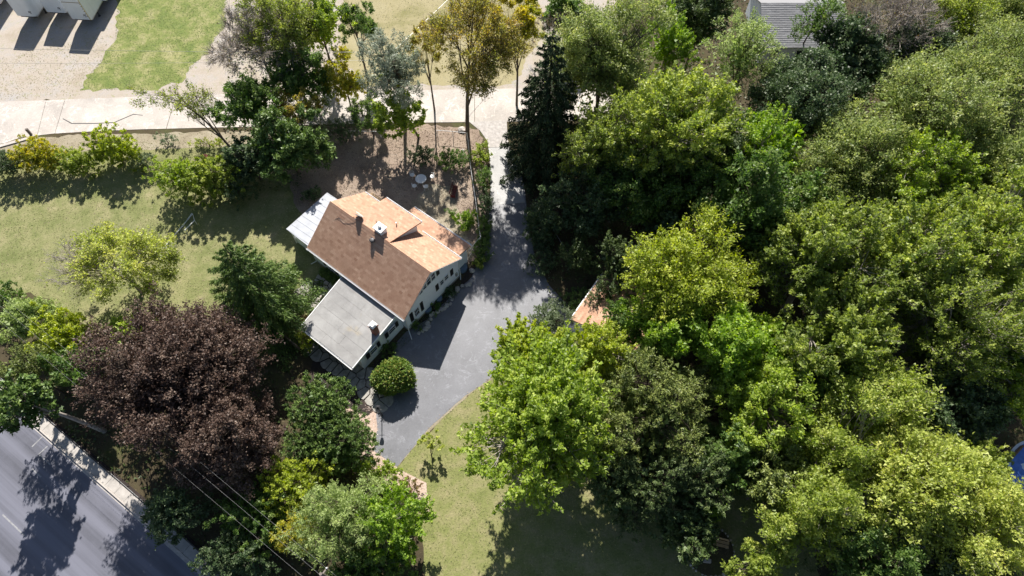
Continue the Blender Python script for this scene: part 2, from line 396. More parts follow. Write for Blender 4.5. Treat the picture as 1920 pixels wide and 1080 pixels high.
# fine siding boards on the gable face (laps)
sb = MB()
for k in range(48):
    z = .3 + k*.12
    lo = 0. if z < zf(0)-.2 else (z+.16-EH)/(RH-EH)*(RV+.25)-.25
    hi = 7.5 if z < zb(7.5)-.2 else RV+(RH-z-.2)/(RH-BE)*(7.85-RV)
    if hi-lo < .3: break
    sb.hexa([(.001,lo,z),(.022,lo,z),(.022,hi,z),(.001,hi,z)], [(.001,lo,z+.115),(.008,lo,z+.115),(.008,hi,z+.115),(.001,hi,z+.115)])
o = sb.build('siding', M['white'], house); o['kind'] = 'stuff'
def shingles(name, P0, du, L, ds, S, mat, parent, pitch=.26, tab=.36, clip=None, seed=0):
    """courses of tabs: P0 lower-left corner, du along the eave, ds up the slope"""
    r = np.random.default_rng(seed); P0 = np.array(P0, float); du = np.array(du, float); ds = np.array(ds, float); ds /= np.linalg.norm(ds)
    nn = np.cross(du, ds); nn *= 1 if nn[2] > 0 else -1
    V = []; F = []; T = []
    rows = int(math.ceil(S/pitch))
    for i in range(rows):
        s0 = i*pitch; s1 = min(S, s0+pitch+.02); off = (i % 2)*tab/2 + r.uniform(-.03,.03)
        edges = [0.] + [x for x in np.arange(off, L, tab) if x > .05] + [L]
        for a, b in zip(edges[:-1], edges[1:]):
            if b - a < .04: continue
            if clip:
                mid = P0 + du*(a+b)/2 + ds*(s0+s1)/2
                if not clip(mid): continue
            hh = .034 + r.uniform(-.003, .004); g = .006; jj = r.uniform(-.008,.008)
            q = [P0+du*(a+g)+ds*(s0+jj)+nn*.0, P0+du*(b-g)+ds*(s0+jj)+nn*.0, P0+du*(b-g)+ds*(s0+jj)+nn*hh, P0+du*(a+g)+ds*(s0+jj)+nn*hh,
                 P0+du*(b-g)+ds*s1+nn*.003, P0+du*(a+g)+ds*s1+nn*.003]
            k = len(V); V += [tuple(x) for x in q]
            t = float(np.clip(r.normal((.5+.05*(-1)**i),.15),0,1))
            F += [(k,k+1,k+2,k+3),(k+3,k+2,k+4,k+5)]; T += [t,t]
    me = np_mesh(name, V, F, mat, tint=T)
    o = link(name, me, parent); o['kind'] = 'stuff'; return o
U0, U1 = -12.6, .2
def roofplane(name, q, th, mat, seed, clip=None, clip_deck=False, shs=True):
    """q: lower-left, lower-right, upper-right, upper-left"""
    m = MB(); m.slab([q[0], q[1], q[2], q[3]] , th)
    o = m.build(name, mat, house)
    if shs:
        a = np.array(q[0]); du = np.array(q[1]) - a; L = np.linalg.norm(du); ds = np.array(q[3]) - a
        ds = ds - du/L*(ds@du/L); S = np.linalg.norm(ds)
        shingles('shingles', a + np.array([0,0,.004]), du/L, L, ds/S, S, mat, o, seed=seed, clip=clip)
    return o
roofplane('front_roof', [(U0,-.25,EH),(U1,-.25,EH),(U1,RV,RH),(U0,RV,RH)], .13, M['shingle'], 1)
ro = roofplane('back_roof', [(U1,7.85,BE),(U0,7.85,BE),(U0,RV+.004,RH),(U1,RV+.004,RH)], .13, M['shingle'], 2)
rc = MB(); 
for k in range(42): rc.hexa([(U0+k*.305+.005,RV-.15,RH-.10),(U0+k*.305+.3,RV-.15,RH-.10),(U0+k*.305+.3,RV,RH+.04),(U0+k*.305+.005,RV,RH+.04)],[(U0+k*.305+.005,RV-.15,RH-.07),(U0+k*.305+.3,RV-.15,RH-.07),(U0+k*.305+.3,RV+.03,RH+.06),(U0+k*.305+.005,RV+.03,RH+.06)], .3+.4*rng.random()).hexa([(U0+k*.305+.005,RV,RH+.04),(U0+k*.305+.3,RV,RH+.04),(U0+k*.305+.3,RV+.16,RH-.09),(U0+k*.305+.005,RV+.16,RH-.09)],[(U0+k*.305+.005,RV+.03,RH+.06),(U0+k*.305+.3,RV+.03,RH+.06),(U0+k*.305+.3,RV+.16,RH-.06),(U0+k*.305+.005,RV+.16,RH-.06)], .3+.4*rng.random())
o = rc.build('ridge_cap', M['shingle'], house)
# shed dormer on the back slope
D0, D1, DV, DH = -9.6, -4.9, 8.1, 4.5
m = MB(); pr = [(7.6, zb(7.6)-.1), (7.6, DH+.02), (4.2, 5.7), (4.2, 5.45)]
vs = [(D0+.2, a, b) for a, b in pr] + [(D1-.2, a, b) for a, b in pr]
m.add(vs, [(0,1,2,3),(7,6,5,4)] + [(i, i+4, (i+1) % 4+4, (i+1) % 4) for i in range(4)]); m.build('dormer_wall', M['white'], house)
m = MB(); m.slab([(D1,DV,DH),(D0,DV,DH),(D0,RV+.05,RH+.05),(D1,RV+.05,RH+.05)][::1], .12)
dr = m.build('dormer_roof', M['shingle'], house)
a = np.array((D1,DV,DH+.003)); dsv = np.array((0,RV+.05-DV,RH+.05-DH)); shingles('shingles', a, (-1.,0,0), D1*-1+D0*-1-2*(-D1) if False else (D1-D0), dsv, np.linalg.norm(dsv), M['shingle'], dr, seed=3)
# back addition
m = MB(); m.box(-7.6,-.45,7.53,9.35,0,2.45); m.build('addition_wall', M['white'], house)
roofplane('addition_roof', [(-.3,9.85,2.55),(-7.8,9.85,2.55),(-7.8,7.6,3.05),(-.3,7.6,3.05)], .11, M['shingle'], 4)
# west side porch with pale metal roof
m = MB(); m.slab([(-16.1,.1,2.45),(-12.41,-.1,2.95),(-12.41,5.7,2.95),(-16.1,5.8,2.45)], .1); pr_ = m.build('porch_roof', M['porch_roof'], house)
m = MB()
for k in range(9): 
    v0 = .1+k*.7; m.hexa([(-16.08,v0,2.455),(-12.43,v0,2.955),(-12.43,v0+.03,2.955),(-16.08,v0+.03,2.455)],[(-16.08,v0,2.475),(-12.43,v0,2.975),(-12.43,v0+.03,2.975),(-16.08,v0+.03,2.475)])
m.build('seam', M['porch_roof'], pr_)
m = MB(); m.box(-15.7,-12.43,.4,5.4,0,2.4); m.build('porch_wall', M['white'], house)
for uu in (-15.75, -14.2): m = MB(); m.box(uu,uu+.1,.25,.35,0,2.45); m.build('porch_post', M['trim'], house)
# flat roofed wing
WB, WC, WD, WA = (-.92,-.02,2.46), (-.5,-6.5,2.2), (-7.2,-6.5,2.2), (-7.85,-.02,2.46)
m = MB(); m.hexa([(-7.1,-5.5,0),(-.55,-5.5,0),(-.62,-.01,0),(-7.4,-.01,0)], [(-7.1,-5.5,2.07),(-.6,-5.5,2.07),(-.97,-.01,2.28),(-7.4,-.01,2.28)]); m.build('wing_wall', M['white'], house)
m = MB(); m.slab([WD,WC,WB,WA], .16); wr = m.build('wing_roof', M['concrete_dark'], house)
nS = 7
def wl(k, side):   # along v from front (0) to back (1)
    a, b = (np.array(WD), np.array(WA)) if side == 0 else (np.array(WC), np.array(WB)); return a + (b-a)*k
first = None
for k in range(nS):
    k0, k1 = k/nS, (k+1)/nS
    cuts = [0, [.38,.62,.47,.7,.3,.55,.66][k], 1]
    for c0, c1 in zip(cuts[:-1], cuts[1:]):
        def pt(kk, cc): return wl(kk,0)*(1-cc) + wl(kk,1)*cc
        e = .0018
        zz = .012 + .004*((k+(c0 > 0)) % 2)
        q = [pt(k0+e, c0+e), pt(k0+e, c1-e), pt(k1-e, c1-e), pt(k1-e, c0+e)]
        q = [(x[0], x[1], x[2]+zz) for x in q]
        m = MB(); m.slab(q, .011); m.build('roofing_sheet', M['sheet'], wr)
m = MB()
for a, b in ((WC,WB),(WD,WA)):
    sgn = 1 if a == WC else -1
    m.hexa([(a[0]-.04*sgn,a[1],a[2]-.17),(a[0]+.03*sgn,a[1],a[2]-.17),(b[0]+.03*sgn,b[1],b[2]-.17),(b[0]-.04*sgn,b[1],b[2]-.17)],[(a[0]-.04*sgn,a[1],a[2]+.04),(a[0]+.03*sgn,a[1],a[2]+.04),(b[0]+.03*sgn,b[1],b[2]+.04),(b[0]-.04*sgn,b[1],b[2]+.04)])
m.build('drip_edge', M['trim'], wr)
def gutter(name, a, b, side, parent):
    a = np.array(a, float); b = np.array(b, float); s = side
    g = MB()
    def strip(o0, o1, z0, z1): 
        g.hexa([(a[0],a[1]+o0*s,a[2]+z0),(b[0],b[1]+o0*s,b[2]+z0),(b[0],b[1]+o1*s,b[2]+z0),(a[0],a[1]+o1*s,a[2]+z0)],[(a[0],a[1]+o0*s,a[2]+z1),(b[0],b[1]+o0*s,b[2]+z1),(b[0],b[1]+o1*s,b[2]+z1),(a[0],a[1]+o1*s,a[2]+z1)])
    strip(0,.012,-.12,.0); strip(.012,.13,-.12,-.105); strip(.13,.16,-.12,.01)
    return g.build(name, M['trim'], parent)
gutter('gutter', (U0,-.26,EH-.02), (U1,-.26,EH-.02), -1, house)
gutter('gutter', (D1+.05,7.86,BE-.02), (U1,7.86,BE-.02), 1, house)
gutter('gutter', (U0,7.86,BE-.02), (D0-.1,7.86,BE-.02), 1, house)
gutter('gutter', (D0,DV+.01,DH-.02), (D1,DV+.01,DH-.02), 1, house)
gutter('gutter', (-7.8,9.86,2.53), (-.3,9.86,2.53), 1, house)
gutter('gutter', (-7.2,-6.51,2.18), (-.5,-6.51,2.18), -1, house)
for (uu, vv, h0, foot) in ((.03,-.08,2.7,(.9,-.55)), (.03,7.58,3.05,(.35,7.3)), (-12.46,-.08,2.7,(-12.7,-.6))):
    m = MB(); m.box(uu,uu+.08,vv,vv+.07,.15,h0); m.bar((uu+.04,vv+.03,.2),(foot[0],foot[1],.06),.045); m.build('downspout', M['trim'], house)
for uu in (U0-.03, U1+.004):
    rake = MB(); t_ = .17; rake.add([(u_, v_, z_) for u_ in (uu, uu+.025) for v_, z_ in ((-.25,EH-t_),(RV,RH-t_),(7.85,BE-t_),(7.85,BE-.012),(RV,RH-.012),(-.25,EH-.012))],
        [(0,1,4,5),(1,2,3,4),(11,10,7,6),(10,9,8,7)] + [(i, (i+1) % 6, (i+1) % 6+6, i+6) for i in range(6)])
    rake.build('rake_board', M['trim'], house)
# windows: face 'u' (gable, +u) or 'v' (front, -v)
def window(face, pos, a0, a1, h0, h1, sash=1, parent=house):
    f = empty('window'); f.parent = parent
    def B(m, x0, x1, z0, z1, d0, d1):
        if face == 'u': m.box(pos+d0, pos+d1, x0, x1, z0, z1)
        else: m.box(x0, x1, pos-d1, pos-d0, z0, z1)
    t = .05; m = MB()
    B(m,a0-t,a1+t,h0-t,h0,.0,.07); B(m,a0-t,a1+t,h1,h1+t,.0,.07); B(m,a0-t,a0,h0,h1,.0,.07); B(m,a1,a1+t,h0,h1,.0,.07)
    if sash: B(m,a0,a1,(h0+h1)/2-.02,(h0+h1)/2+.02,.0,.05)
    for k in range(1, sash): 
        x = a0+(a1-a0)*k/sash; B(m,x-.012,x+.012,h0,h1,.0,.045)
    m.build('frame', M['trim'], f)
    m = MB(); B(m,a0+.001,a1-.001,h0+.001,h1-.001,.0,.03); m.build('pane', M['glass'], f)
    return f
def shutter(face, pos, a0, a1, h0, h1):
    m = MB()
    def B(x0,x1,z0,z1,d1):
        if face == 'u': m.box(pos+.001,pos+d1,x0,x1,z0,z1)
        else: m.box(x0,x1,pos-d1,pos-.001,z0,z1)
    B(a0,a1,h0,h1,.025)
    B(a0,a0+.04,h0,h1,.04); B(a1-.04,a1,h0,h1,.04)
    for z in np.arange(h0, h1, .11): B(a0+.04,a1-.04,z,z+.05,.036)
    m.build('shutter', M['shutter'], house)
gu = .024
shutter('u', gu, 4.63, 5.02, 4.05, 5.0)
window('u', gu, 3.92, 4.4, 4.12, 5.22, 1); window('u', gu, 3.28, 3.78, 4.1, 5.22, 1); window('u', gu, 2.72, 3.16, 4.1, 5.0-.25, 1)
shutter('u', gu, 2.2, 2.6, 3.95, 4.45)
shutter('u', gu, 6.35, 6.75, 1.66, 2.72); window('u', gu, 5.52, 5.98, 1.98, 2.66); window('u', gu, 4.86, 5.3, 1.95, 2.66); shutter('u', gu, 4.22, 4.62, 1.7, 2.76)
shutter('u', gu, .51, .92, .93, 2.5); window('u', gu, 1.14, 1.69, 1.14, 2.36, 3); shutter('u', gu, 1.97, 2.34, .93, 2.54)
gw = -.6
for (x0, x1, kind) in ((-4.84,-4.42,'s'),(-4.3,-3.5,'w'),(-3.36,-3.0,'s'),(-2.26,-1.85,'s'),(-1.74,-.95,'w'),(-.8,-.45,'s')):
    if kind == 's': shutter('u', gw-.18*((x0+5.5)/5.5)+.05, x0, x1, 1.0, 1.9)
    else: window('u', gw-.18*((x0+5.5)/5.5)+.05, x0, x1, 1.1, 1.84, 1)
for (x0, x1, kind) in ((-11.15,-10.85,'s'),(-10.3,-9.6,'w'),(-9.5,-9.1,'s')):
    if kind == 's': shutter('v', 0, x0, x1, .8, 2.1)
    else: window('v', 0, x0, x1, .95, 2.0, 2)
window('v', 0.4, -13.9+.2, -13.0, 1., 2., 1)
m = MB(); m.box(.02,.16,6.95,7.2,.9,1.35); m.build('meter_box', M['metal'], house)
# window wells, dark blue-grey plastic domes
for (v0, rr) in ((8.35,.62),(4.3,.4),(2.75,.4)):
    m = MB(); pl = [(0.03 if v0 < 8 else -.44, v0-rr)] + [((.03 if v0 < 8 else -.44)+rr*1.0*math.sin(math.pi*k/10), v0-rr*math.cos(math.pi*k/10)) for k in range(1, 10)] + [(0.03 if v0 < 8 else -.44, v0+rr)]
    m.prism(pl, .0, .34); m.build('window_well_cover', plain('blue_grey_plastic', (.12,.17,.24), .35, .5, var=.1), house, bevel=.03)
# chimneys and roof fittings
m = MB(); m.box(-6.92,-6.02,4.04,4.76,5.2,6.42); ch = m.build('chimney', M['white'], house)
m = MB(); m.box(-7.0,-5.94,3.96,4.84,6.42,6.52); m.build('cap', M['trim'], ch, bevel=.015)
m = MB(); m.lathe([(.13,6.52),(.13,6.62),(.18,6.64),(.16,6.69),(.03,6.73)], (-6.45,4.4,0), 14); m.build('flue', M['metal'], ch)
m = MB(); m.box(-1.5,-.97,-2.95,-2.42,2.1,3.9); bc = m.build('brick_chimney', M['brick'], house)
m = MB(); m.box(-1.58,-.89,-3.03,-2.34,3.66,3.8); m.build('corbel', M['brick'], bc)
m = MB(); m.box(-1.55,-.92,-3.0,-2.37,3.9,3.97); m.box(-1.47,-1.0,-2.92,-2.45,4.1,4.16)
for a in (-1.45,-1.05): 
    for b in (-2.9,-2.5): m.box(a,a+.04,b,b+.04,3.97,4.1)
m.build('cap', M['trim'], bc)
vv = 3.25; m = MB(); m.lathe([(.13,zf(vv)-.2),(.13,zf(vv)+.14),(.25,zf(vv)+.14),(.27,zf(vv)+.2),(.18,zf(vv)+.27),(.03,zf(vv)+.29)], (-6.55,vv,0), 18); m.build('roof_vent', M['dark'], house)
m = MB(); m.bar((-6.15,6.1,5.1),(-6.15,6.1,5.62),.05,10); m.build('vent_pipe', M['metal'], house)
m = MB(); m.bar((-7.2,4.7,5.2),(-7.2,4.7,6.6),.035,8); m.build('stove_pipe', M['dark'], house)
# satellite dish on its mast, seen edge-on
ds = empty('satellite_dish', (-9.1,4.2,5.62)); ds.parent = house
m = MB(); m.bar((0,0,0),(0,0,.5),.025,8); m.bar((-.2,-.35,-.1),(0,0,.3),.015,6); m.bar((.3,-.3,-.05),(0,0,.3),.015,6); m.build('mast', M['metal'], ds)
m = MB(); m.lathe([(.02,0),(.2,.02),(.34,.07),(.42,.12),(.43,.125),(.42,.13),(.34,.085),(.2,.035),(.02,.015)], (0,0,0), 20)
dd = m.build('reflector', M['metal'], ds, smooth=True); dd.location = (0,.0,.52); dd.rotation_euler = (R(58), 0, R(190))
m = MB(); m.bar((0,0,.45),(.1,-.5,.72),.014,6); m.bar((.07,-.47,.68),(.12,-.55,.77),.04,8); m.build('feed_arm', M['metal'], ds)
m = MB(); m.box(-.46,.46,.2,.23,.68,.7); m.build('cross_arm', M['steelw'], ds)
# cable on front slope
m = MB(); pts = [(-11.2,2.9),(-10.9,3.2),(-10.2,3.05),(-9.6,3.3),(-9.1,3.65)]
for a, b in zip(pts[:-1], pts[1:]): m.bar((a[0],a[1],zf(a[1])+.05),(b[0],b[1],zf(b[1])+.05),.012,5)
m.build('cable', M['dark'], house)

def H(u, v, h=0):
    c, s = math.cos(HA), math.sin(HA); return (HO[0]+u*c-v*s, HO[1]+u*s+v*c, h)
# --- flagstones
def voronoi_stones(name_parent, poly, size, z, th, mat, seed, parent, gap=.1):
    """irregular polygon stones fitted together inside poly (2-D, parent space)"""
    r = np.random.default_rng(seed); P = np.array(poly); mn, mx = P.min(0), P.max(0); pts = []
    tries = 0
    while tries < 3000:
        tries += 1; q = r.uniform(mn-size*.3, mx+size*.3)
        if all((q[0]-a[0])**2 + (q[1]-a[1])**2 > (size*a[2])**2 for a in pts): pts.append((q[0], q[1], r.uniform(.65,1.05)))
    pts = [p for p in pts if inside(poly, np.array([[p[0], p[1]]]))[0]]
    out = []
    for i, p in enumerate(pts):
        cell = [(p[0]+size*1.1*math.cos(k*math.pi/6), p[1]+size*1.1*math.sin(k*math.pi/6)) for k in range(12)]
        for j, q in enumerate(pts):
            if i == j or (p[0]-q[0])**2+(p[1]-q[1])**2 > (3*size)**2: continue
            mid = ((p[0]+q[0])/2, (p[1]+q[1])/2); d = (q[0]-p[0], q[1]-p[1]); L = math.hypot(*d); d = (d[0]/L, d[1]/L)
            lim = L/2 - gap/2; new = []
            for k in range(len(cell)):
                a, b = cell[k], cell[(k+1) % len(cell)]
                fa = (a[0]-p[0])*d[0]+(a[1]-p[1])*d[1]-lim; fb = (b[0]-p[0])*d[0]+(b[1]-p[1])*d[1]-lim
                if fa <= 0: new.append(a)
                if (fa < 0) != (fb < 0): t = fa/(fa-fb); new.append((a[0]+(b[0]-a[0])*t, a[1]+(b[1]-a[1])*t))
            cell = new
            if len(cell) < 3: break
        if len(cell) < 3: continue
        cell = [c for k, c in enumerate(cell) if math.dist(c, cell[k-1]) > .04]
        if len(cell) < 3: continue
        cell = [(c[0]+r.normal(0,.012), c[1]+r.normal(0,.012)) for c in cell]
        m = MB(); h = th*r.uniform(.7,1.3); m.prism(cell, z, z+h); out.append(m.build('stone', mat, parent, bevel=0))
    return out
patio = empty('patio', (HO[0], HO[1], 0), HA); tag(patio, 'flagstone patio tucked between the house front and the grey wing', 'patio', kind='structure')
m = MB(); m.prism([(-11.2,-3.7),(-7.3,-3.5),(-7.4,-.4),(-9.3,-.4),(-10.9,-.7)], .018, .03); m.build('mortar_bed', M['mulch'], patio)
voronoi_stones('patio', [(-11.1,-3.65),(-7.4,-3.5),(-7.4,-.45),(-9.2,-.45),(-10.8,-.75)], .62, .031, .05, M['stone'], 3, patio)
path = empty('flagstone_path', (HO[0], HO[1], 0), HA); tag(path, 'flagstone path curving round the wing to the driveway', 'path', kind='structure')
P_path = [(-6.9,-7.2),(-5.2,-6.1),(-3.6,-5.9),(-1.4,-5.8),(-.4,-5.5),(1.2,-5.9),(3.5,-6.4),(3.0,-7.3),(.9,-7.15),(-1.2,-7.3),(-3.6,-7.3),(-5.4,-8.0)]
voronoi_stones('path', P_path, .72, .02, .05, M['stone'], 5, path, .09)
# stone ring of a fire pit on the patio
fp = empty('fire_pit', H(-8.75,-2.6,.08)); tag(fp, 'small round stone fire pit ring on the flagstone patio', 'fire pit')
m = MB(); m.prism([(.28,-.1),(.42,-.13),(.42,.13),(.28,.1)], 0, .3); s0 = m.build('stone', M['rock'], fp)
for k in range(1, 10): share(s0, fp, (0,0,0), k*2*math.pi/10)
# deck under the wing's overhang
deck = empty('deck', (HO[0], HO[1], 0), HA); tag(deck, 'small timber deck with railing at the west corner of the grey wing', 'deck')
b0 = None
for k in range(16):
    m = MB(); m.box(-9.0+k*.15,-9.0+k*.15+.14,-7.9,-5.2,.3,.34); m.build('board', M['wood_tan'], deck)
m = MB()
m.box(-9.0,-6.6,-7.95,-7.9,.05,.3); m.box(-9.05,-9.0,-7.95,-5.2,.05,.3); m.build('deck_frame', M['wood'], deck)
for x0,y0,x1,y1 in ((-9.0,-7.9,-6.6,-7.9),(-9.0,-7.9,-9.0,-5.2)):
    m = MB(); m.bar((x0,y0,1.2),(x1,y1,1.2),.045,6); m.bar((x0,y0,.5),(x1,y1,.5),.03,6); m.build('rail', M['wood'], deck)
    for k in range(10):
        t = k/9; m = MB(); m.bar((x0+(x1-x0)*t,y0+(y1-y0)*t,.34),(x0+(x1-x0)*t,y0+(y1-y0)*t,1.2),.02 if 0 < k < 9 else .05,6); m.build('baluster', M['wood'], deck)
# tan wooden ramp and slatted screen behind the house
scr = empty('timber_platform', (HO[0], HO[1], 0), HA); tag(scr, 'tan timber platform against the back wall beside the side porch', 'platform')
for k in range(17):
    m = MB(); m.hexa([(-13.6+k*.2,6.6,.62),(-13.6+k*.2+.185,6.6,.62),(-13.6+k*.2+.185,9.4,.72),(-13.6+k*.2,9.4,.72)],[(-13.6+k*.2,6.6,.66),(-13.6+k*.2+.185,6.6,.66),(-13.6+k*.2+.185,9.4,.76),(-13.6+k*.2,9.4,.76)]); m.build('board', M['wood_tan'], scr)
m = MB(); m.box(-13.6,-10.2,6.6,6.66,0,.62); m.box(-13.6,-10.2,9.3,9.36,0,.7); m.build('frame', M['wood_dk'], scr)
for k in range(12):  # dark wood here puts the screen's shade into the slat colour
    m = MB(); m.hexa([(-10.2+k*.12,9.2-k*.15,0),(-10.15+k*.12+.05,9.2-k*.15,0),(-10.15+k*.12+.05,9.07-k*.15,0),(-10.2+k*.12,9.07-k*.15,0)],[(-10.2+k*.12,9.2-k*.15,1.1),(-10.15+k*.12+.05,9.2-k*.15,1.1),(-10.15+k*.12+.05,9.07-k*.15,1.1),(-10.2+k*.12,9.07-k*.15,1.1)]); m.build('slat', M['wood_dk'], scr)

# ------------------------------------------------------------------ patio furniture
def table_set():
    c = G(790.5, 343)
    t = empty('patio_table', (c[0], c[1], .016)); tag(t, 'round white metal patio table ringed by four chairs in the back yard', 'table')
    m = MB(); m.lathe([(.56,.70),(.6,.70),(.6,.735),(.56,.735)], n=28); m.build('rim', M['trim'], t)
    m = MB(); m.lathe([(.03,.705),(.555,.705),(.555,.718),(.03,.718)], n=28); m.build('glass_top', N('frosted_glass').set((.55,.6,.6), .2, .6), t)
    for k in range(4):
        a = k*math.pi/2+.5; m = MB(); m.bar((.1*math.cos(a),.1*math.sin(a),.69),(.45*math.cos(a),.45*math.sin(a),.0),.022,6); m.build('leg', M['trim'], t)
    spots = [(-1.0,.75,'white metal mesh chair behind the table on its house side, farthest left'), (1.15,.55,'white metal mesh chair on the driveway side of the round table'), (-.68,-.72,'white metal mesh chair at the near left of the round table'), (.55,-.8,'white metal mesh chair at the near right of the round table')]
    spots[0] = (-1.0,.75,'white metal mesh chair at the far left of the round table, nearest the trees')
    proto = None
    for x, y, lab in spots:
        rz = math.atan2(-y, -x) + random.uniform(-.35,.35) - math.pi/2
        if proto is None:
            ch = empty('patio_chair', (c[0]+x, c[1]+y, .016), rz); proto = ch
            m = MB(); m.lathe([(.22,.42),(.25,.42),(.25,.45),(.22,.45)], n=18)
            for k in range(-4, 5):
                hw = math.sqrt(.23**2-(k*.05)**2); m.box(-hw,hw,k*.05-.006,k*.05+.006,.43,.442); m.box(k*.05-.006,k*.05+.006,-hw,hw,.432,.444)
            m.build('seat', M['trim'], ch)
            m = MB(); n_ = 12; pts = [(.27*math.cos(math.pi+math.pi*k/n_), .27*math.sin(math.pi+math.pi*k/n_)*.9) for k in range(n_+1)]
            for a, b in zip(pts[:-1], pts[1:]):
                m.bar((*a,.72+.12*abs(a[1])/.27),(*b,.72+.12*abs(b[1])/.27),.016,6); m.bar((*a,.45),(*a,.72+.1*abs(a[1])/.27),.007,4)
                m.bar((*a,.6),(*b,.6),.006,4)
            m.build('backrest', M['trim'], ch)
            for sx in (-1,1):
                for sy in (-1,1): m = MB(); m.bar((sx*.17,sy*.17,.43),(sx*.22,sy*.22,0),.012,6); m.build('leg', M['trim'], ch)
        else:
            ch = proto.copy(); col.objects.link(ch); ch.location = (c[0]+x, c[1]+y, .016); ch.rotation_euler = (0,0,rz)
            for k in list(proto.children): share(k, ch)
        tag(ch, lab, 'chair', 'chairs around the patio table')
table_set()
# red wheelbarrow shape / chaise among shrubs
c = G(852, 362); rb = empty('garden_bench', (c[0], c[1], .016), R(80)); tag(rb, 'dark red wooden bench under the shrubs near the driveway fence', 'bench')
red = plain('dark_red_paint', (.12,.02,.02), .6)
for k in range(4): m = MB(); m.box(-.7,.7,-.24+k*.13,-.13+k*.13,.42,.45); m.build('slat', red, rb)
for k in range(3): m = MB(); m.box(-.7,.7,.3,.33,.55+k*.14,.65+k*.14); m.build('slat', red, rb)
for sx in (-.62,.62): m = MB(); m.box(sx-.03,sx+.03,-.24,.3,.0,.42); m.box(sx-.03,sx+.03,.27,.3,.42,.95); m.build('leg', red, rb)

# ------------------------------------------------------------------ fences
def fence(name, pts, h, label, rail_mat, mesh_step=.28, nrails=2, postr=.035, railr=.03, wire=True):
    f = empty(name, (pts[0][0], pts[0][1], 0)); tag(f, label, 'fence'); o0 = np.array([pts[0][0], pts[0][1]])
    P = [np.array(p[:2]) - o0 for p in pts]
    for a, b in zip(P[:-1], P[1:]):
        L = np.linalg.norm(b-a); k = max(1, int(round(L/2.4)))
        for j in range(k+1):
            q = a + (b-a)*j/k
            m = MB(); m.bar((*q,0),(*q,h+.04),postr,8); m.build('post', rail_mat, f)
        for j in range(nrails):
            z = h*(1-j*.85/max(1, nrails-1)) if nrails > 1 else h
            m = MB(); m.bar((*a,z),(*b,z),railr if j == 0 else railr*.5,6); m.build('rail', rail_mat, f)
        if wire:
            m = MB(); nw = int(L/.1)
            V = []; F = []
            for j in range(nw):
                for s in (1,-1):
                    q0 = a+(b-a)*j/nw; q1 = a+(b-a)*min(1, max(0, (j+s*8)/nw))
                    m.bar((*q0,.05),(*q1,h-.03),.0035,3)
            w_ = m.build('wire_mesh', M['metal'], f)
    return f
fence('chain_link_fence', [G(877,262), G(884,330), G(893,390), G(899,440), G(902,455)], 1.15, 'chain-link fence with pale top rail running beside the driveway hedge', M['steelw'])
gate = fence('fence_gate', [G(902,456), G(889,470), G(877,487)], 1.2, 'chain-link gate panel between the driveway fence and the house corner', M['steelw'], nrails=2); gate['category'] = 'gate'
fence('pipe_rail_fence', [G(821,257), G(850,259), G(876,262)], 1.1, 'white pipe top rail fence along the street, right of the twin-stem tree', M['trim'], nrails=1, wire=False)
fence('pipe_rail_fence', [G(612,258), G(660,258), G(715,259)], 1.1, 'white pipe top rail fence along the street, behind the shaded shrubs', M['trim'], nrails=1, wire=False)
fence('wire_fence', [G(686,297), G(708,297), G(745,298)], .7, 'low thin wire fence across the leaf-covered back yard', M['dark'], nrails=2, postr=.02, railr=.01, wire=False)
fence('wire_fence', [G(1030,430), G(1052,466), G(1072,493)], 1.0, 'low wire fence in deep shade right of the driveway', M['steelw'], nrails=1, postr=.02, railr=.02, wire=False)
# folded goal frame on the west lawn
gpt = [G(307,467), G(362,402), G(370,421), G(330,462)]
gl = empty('goal_frame', tuple(gpt[0])); tag(gl, 'low white metal goal frame lying on the shaded lawn under the shrub', 'goal frame')
L_ = [np.array(q[:2])-gpt[0][:2] for q in gpt]
m = MB(); m.bar((*L_[0],.1),(*L_[1],.1),.045,8); m.build('ground_bar', M['trim'], gl)
m = MB(); m.bar((*L_[2],.75),(*(L_[2]*.55+L_[3]*.45),.75),.04,8); m.build('upper_bar', M['trim'], gl)
m = MB(); m.bar((*(L_[1]*.85+L_[2]*.15),.5),(*(L_[1]*.65+L_[2]*.1+L_[3]*.2),.5),.035,8); m.build('upper_bar', M['trim'], gl)
for a, b, z in ((L_[0],L_[3],.4),(L_[1],L_[2],.75)): m = MB(); m.bar((*a,.1),(*b,z),.03,8); m.build('side_bar', M['trim'], gl)
for q, z in ((L_[2],.75),(L_[2]*.55+L_[3]*.45,.75),(L_[3],.4)): m = MB(); m.bar((*q,0),(*q,z),.03,8); m.build('leg', M['trim'], gl)
m = MB()
for k in range(30):
    t = k/29; m.bar((*(L_[0]+(L_[1]-L_[0])*t),.1),(*(L_[3]+(L_[2]-L_[3])*t),.4+.35*t),.006,3)
m.build('net', plain('green_net', (.12,.16,.16), .8), gl)

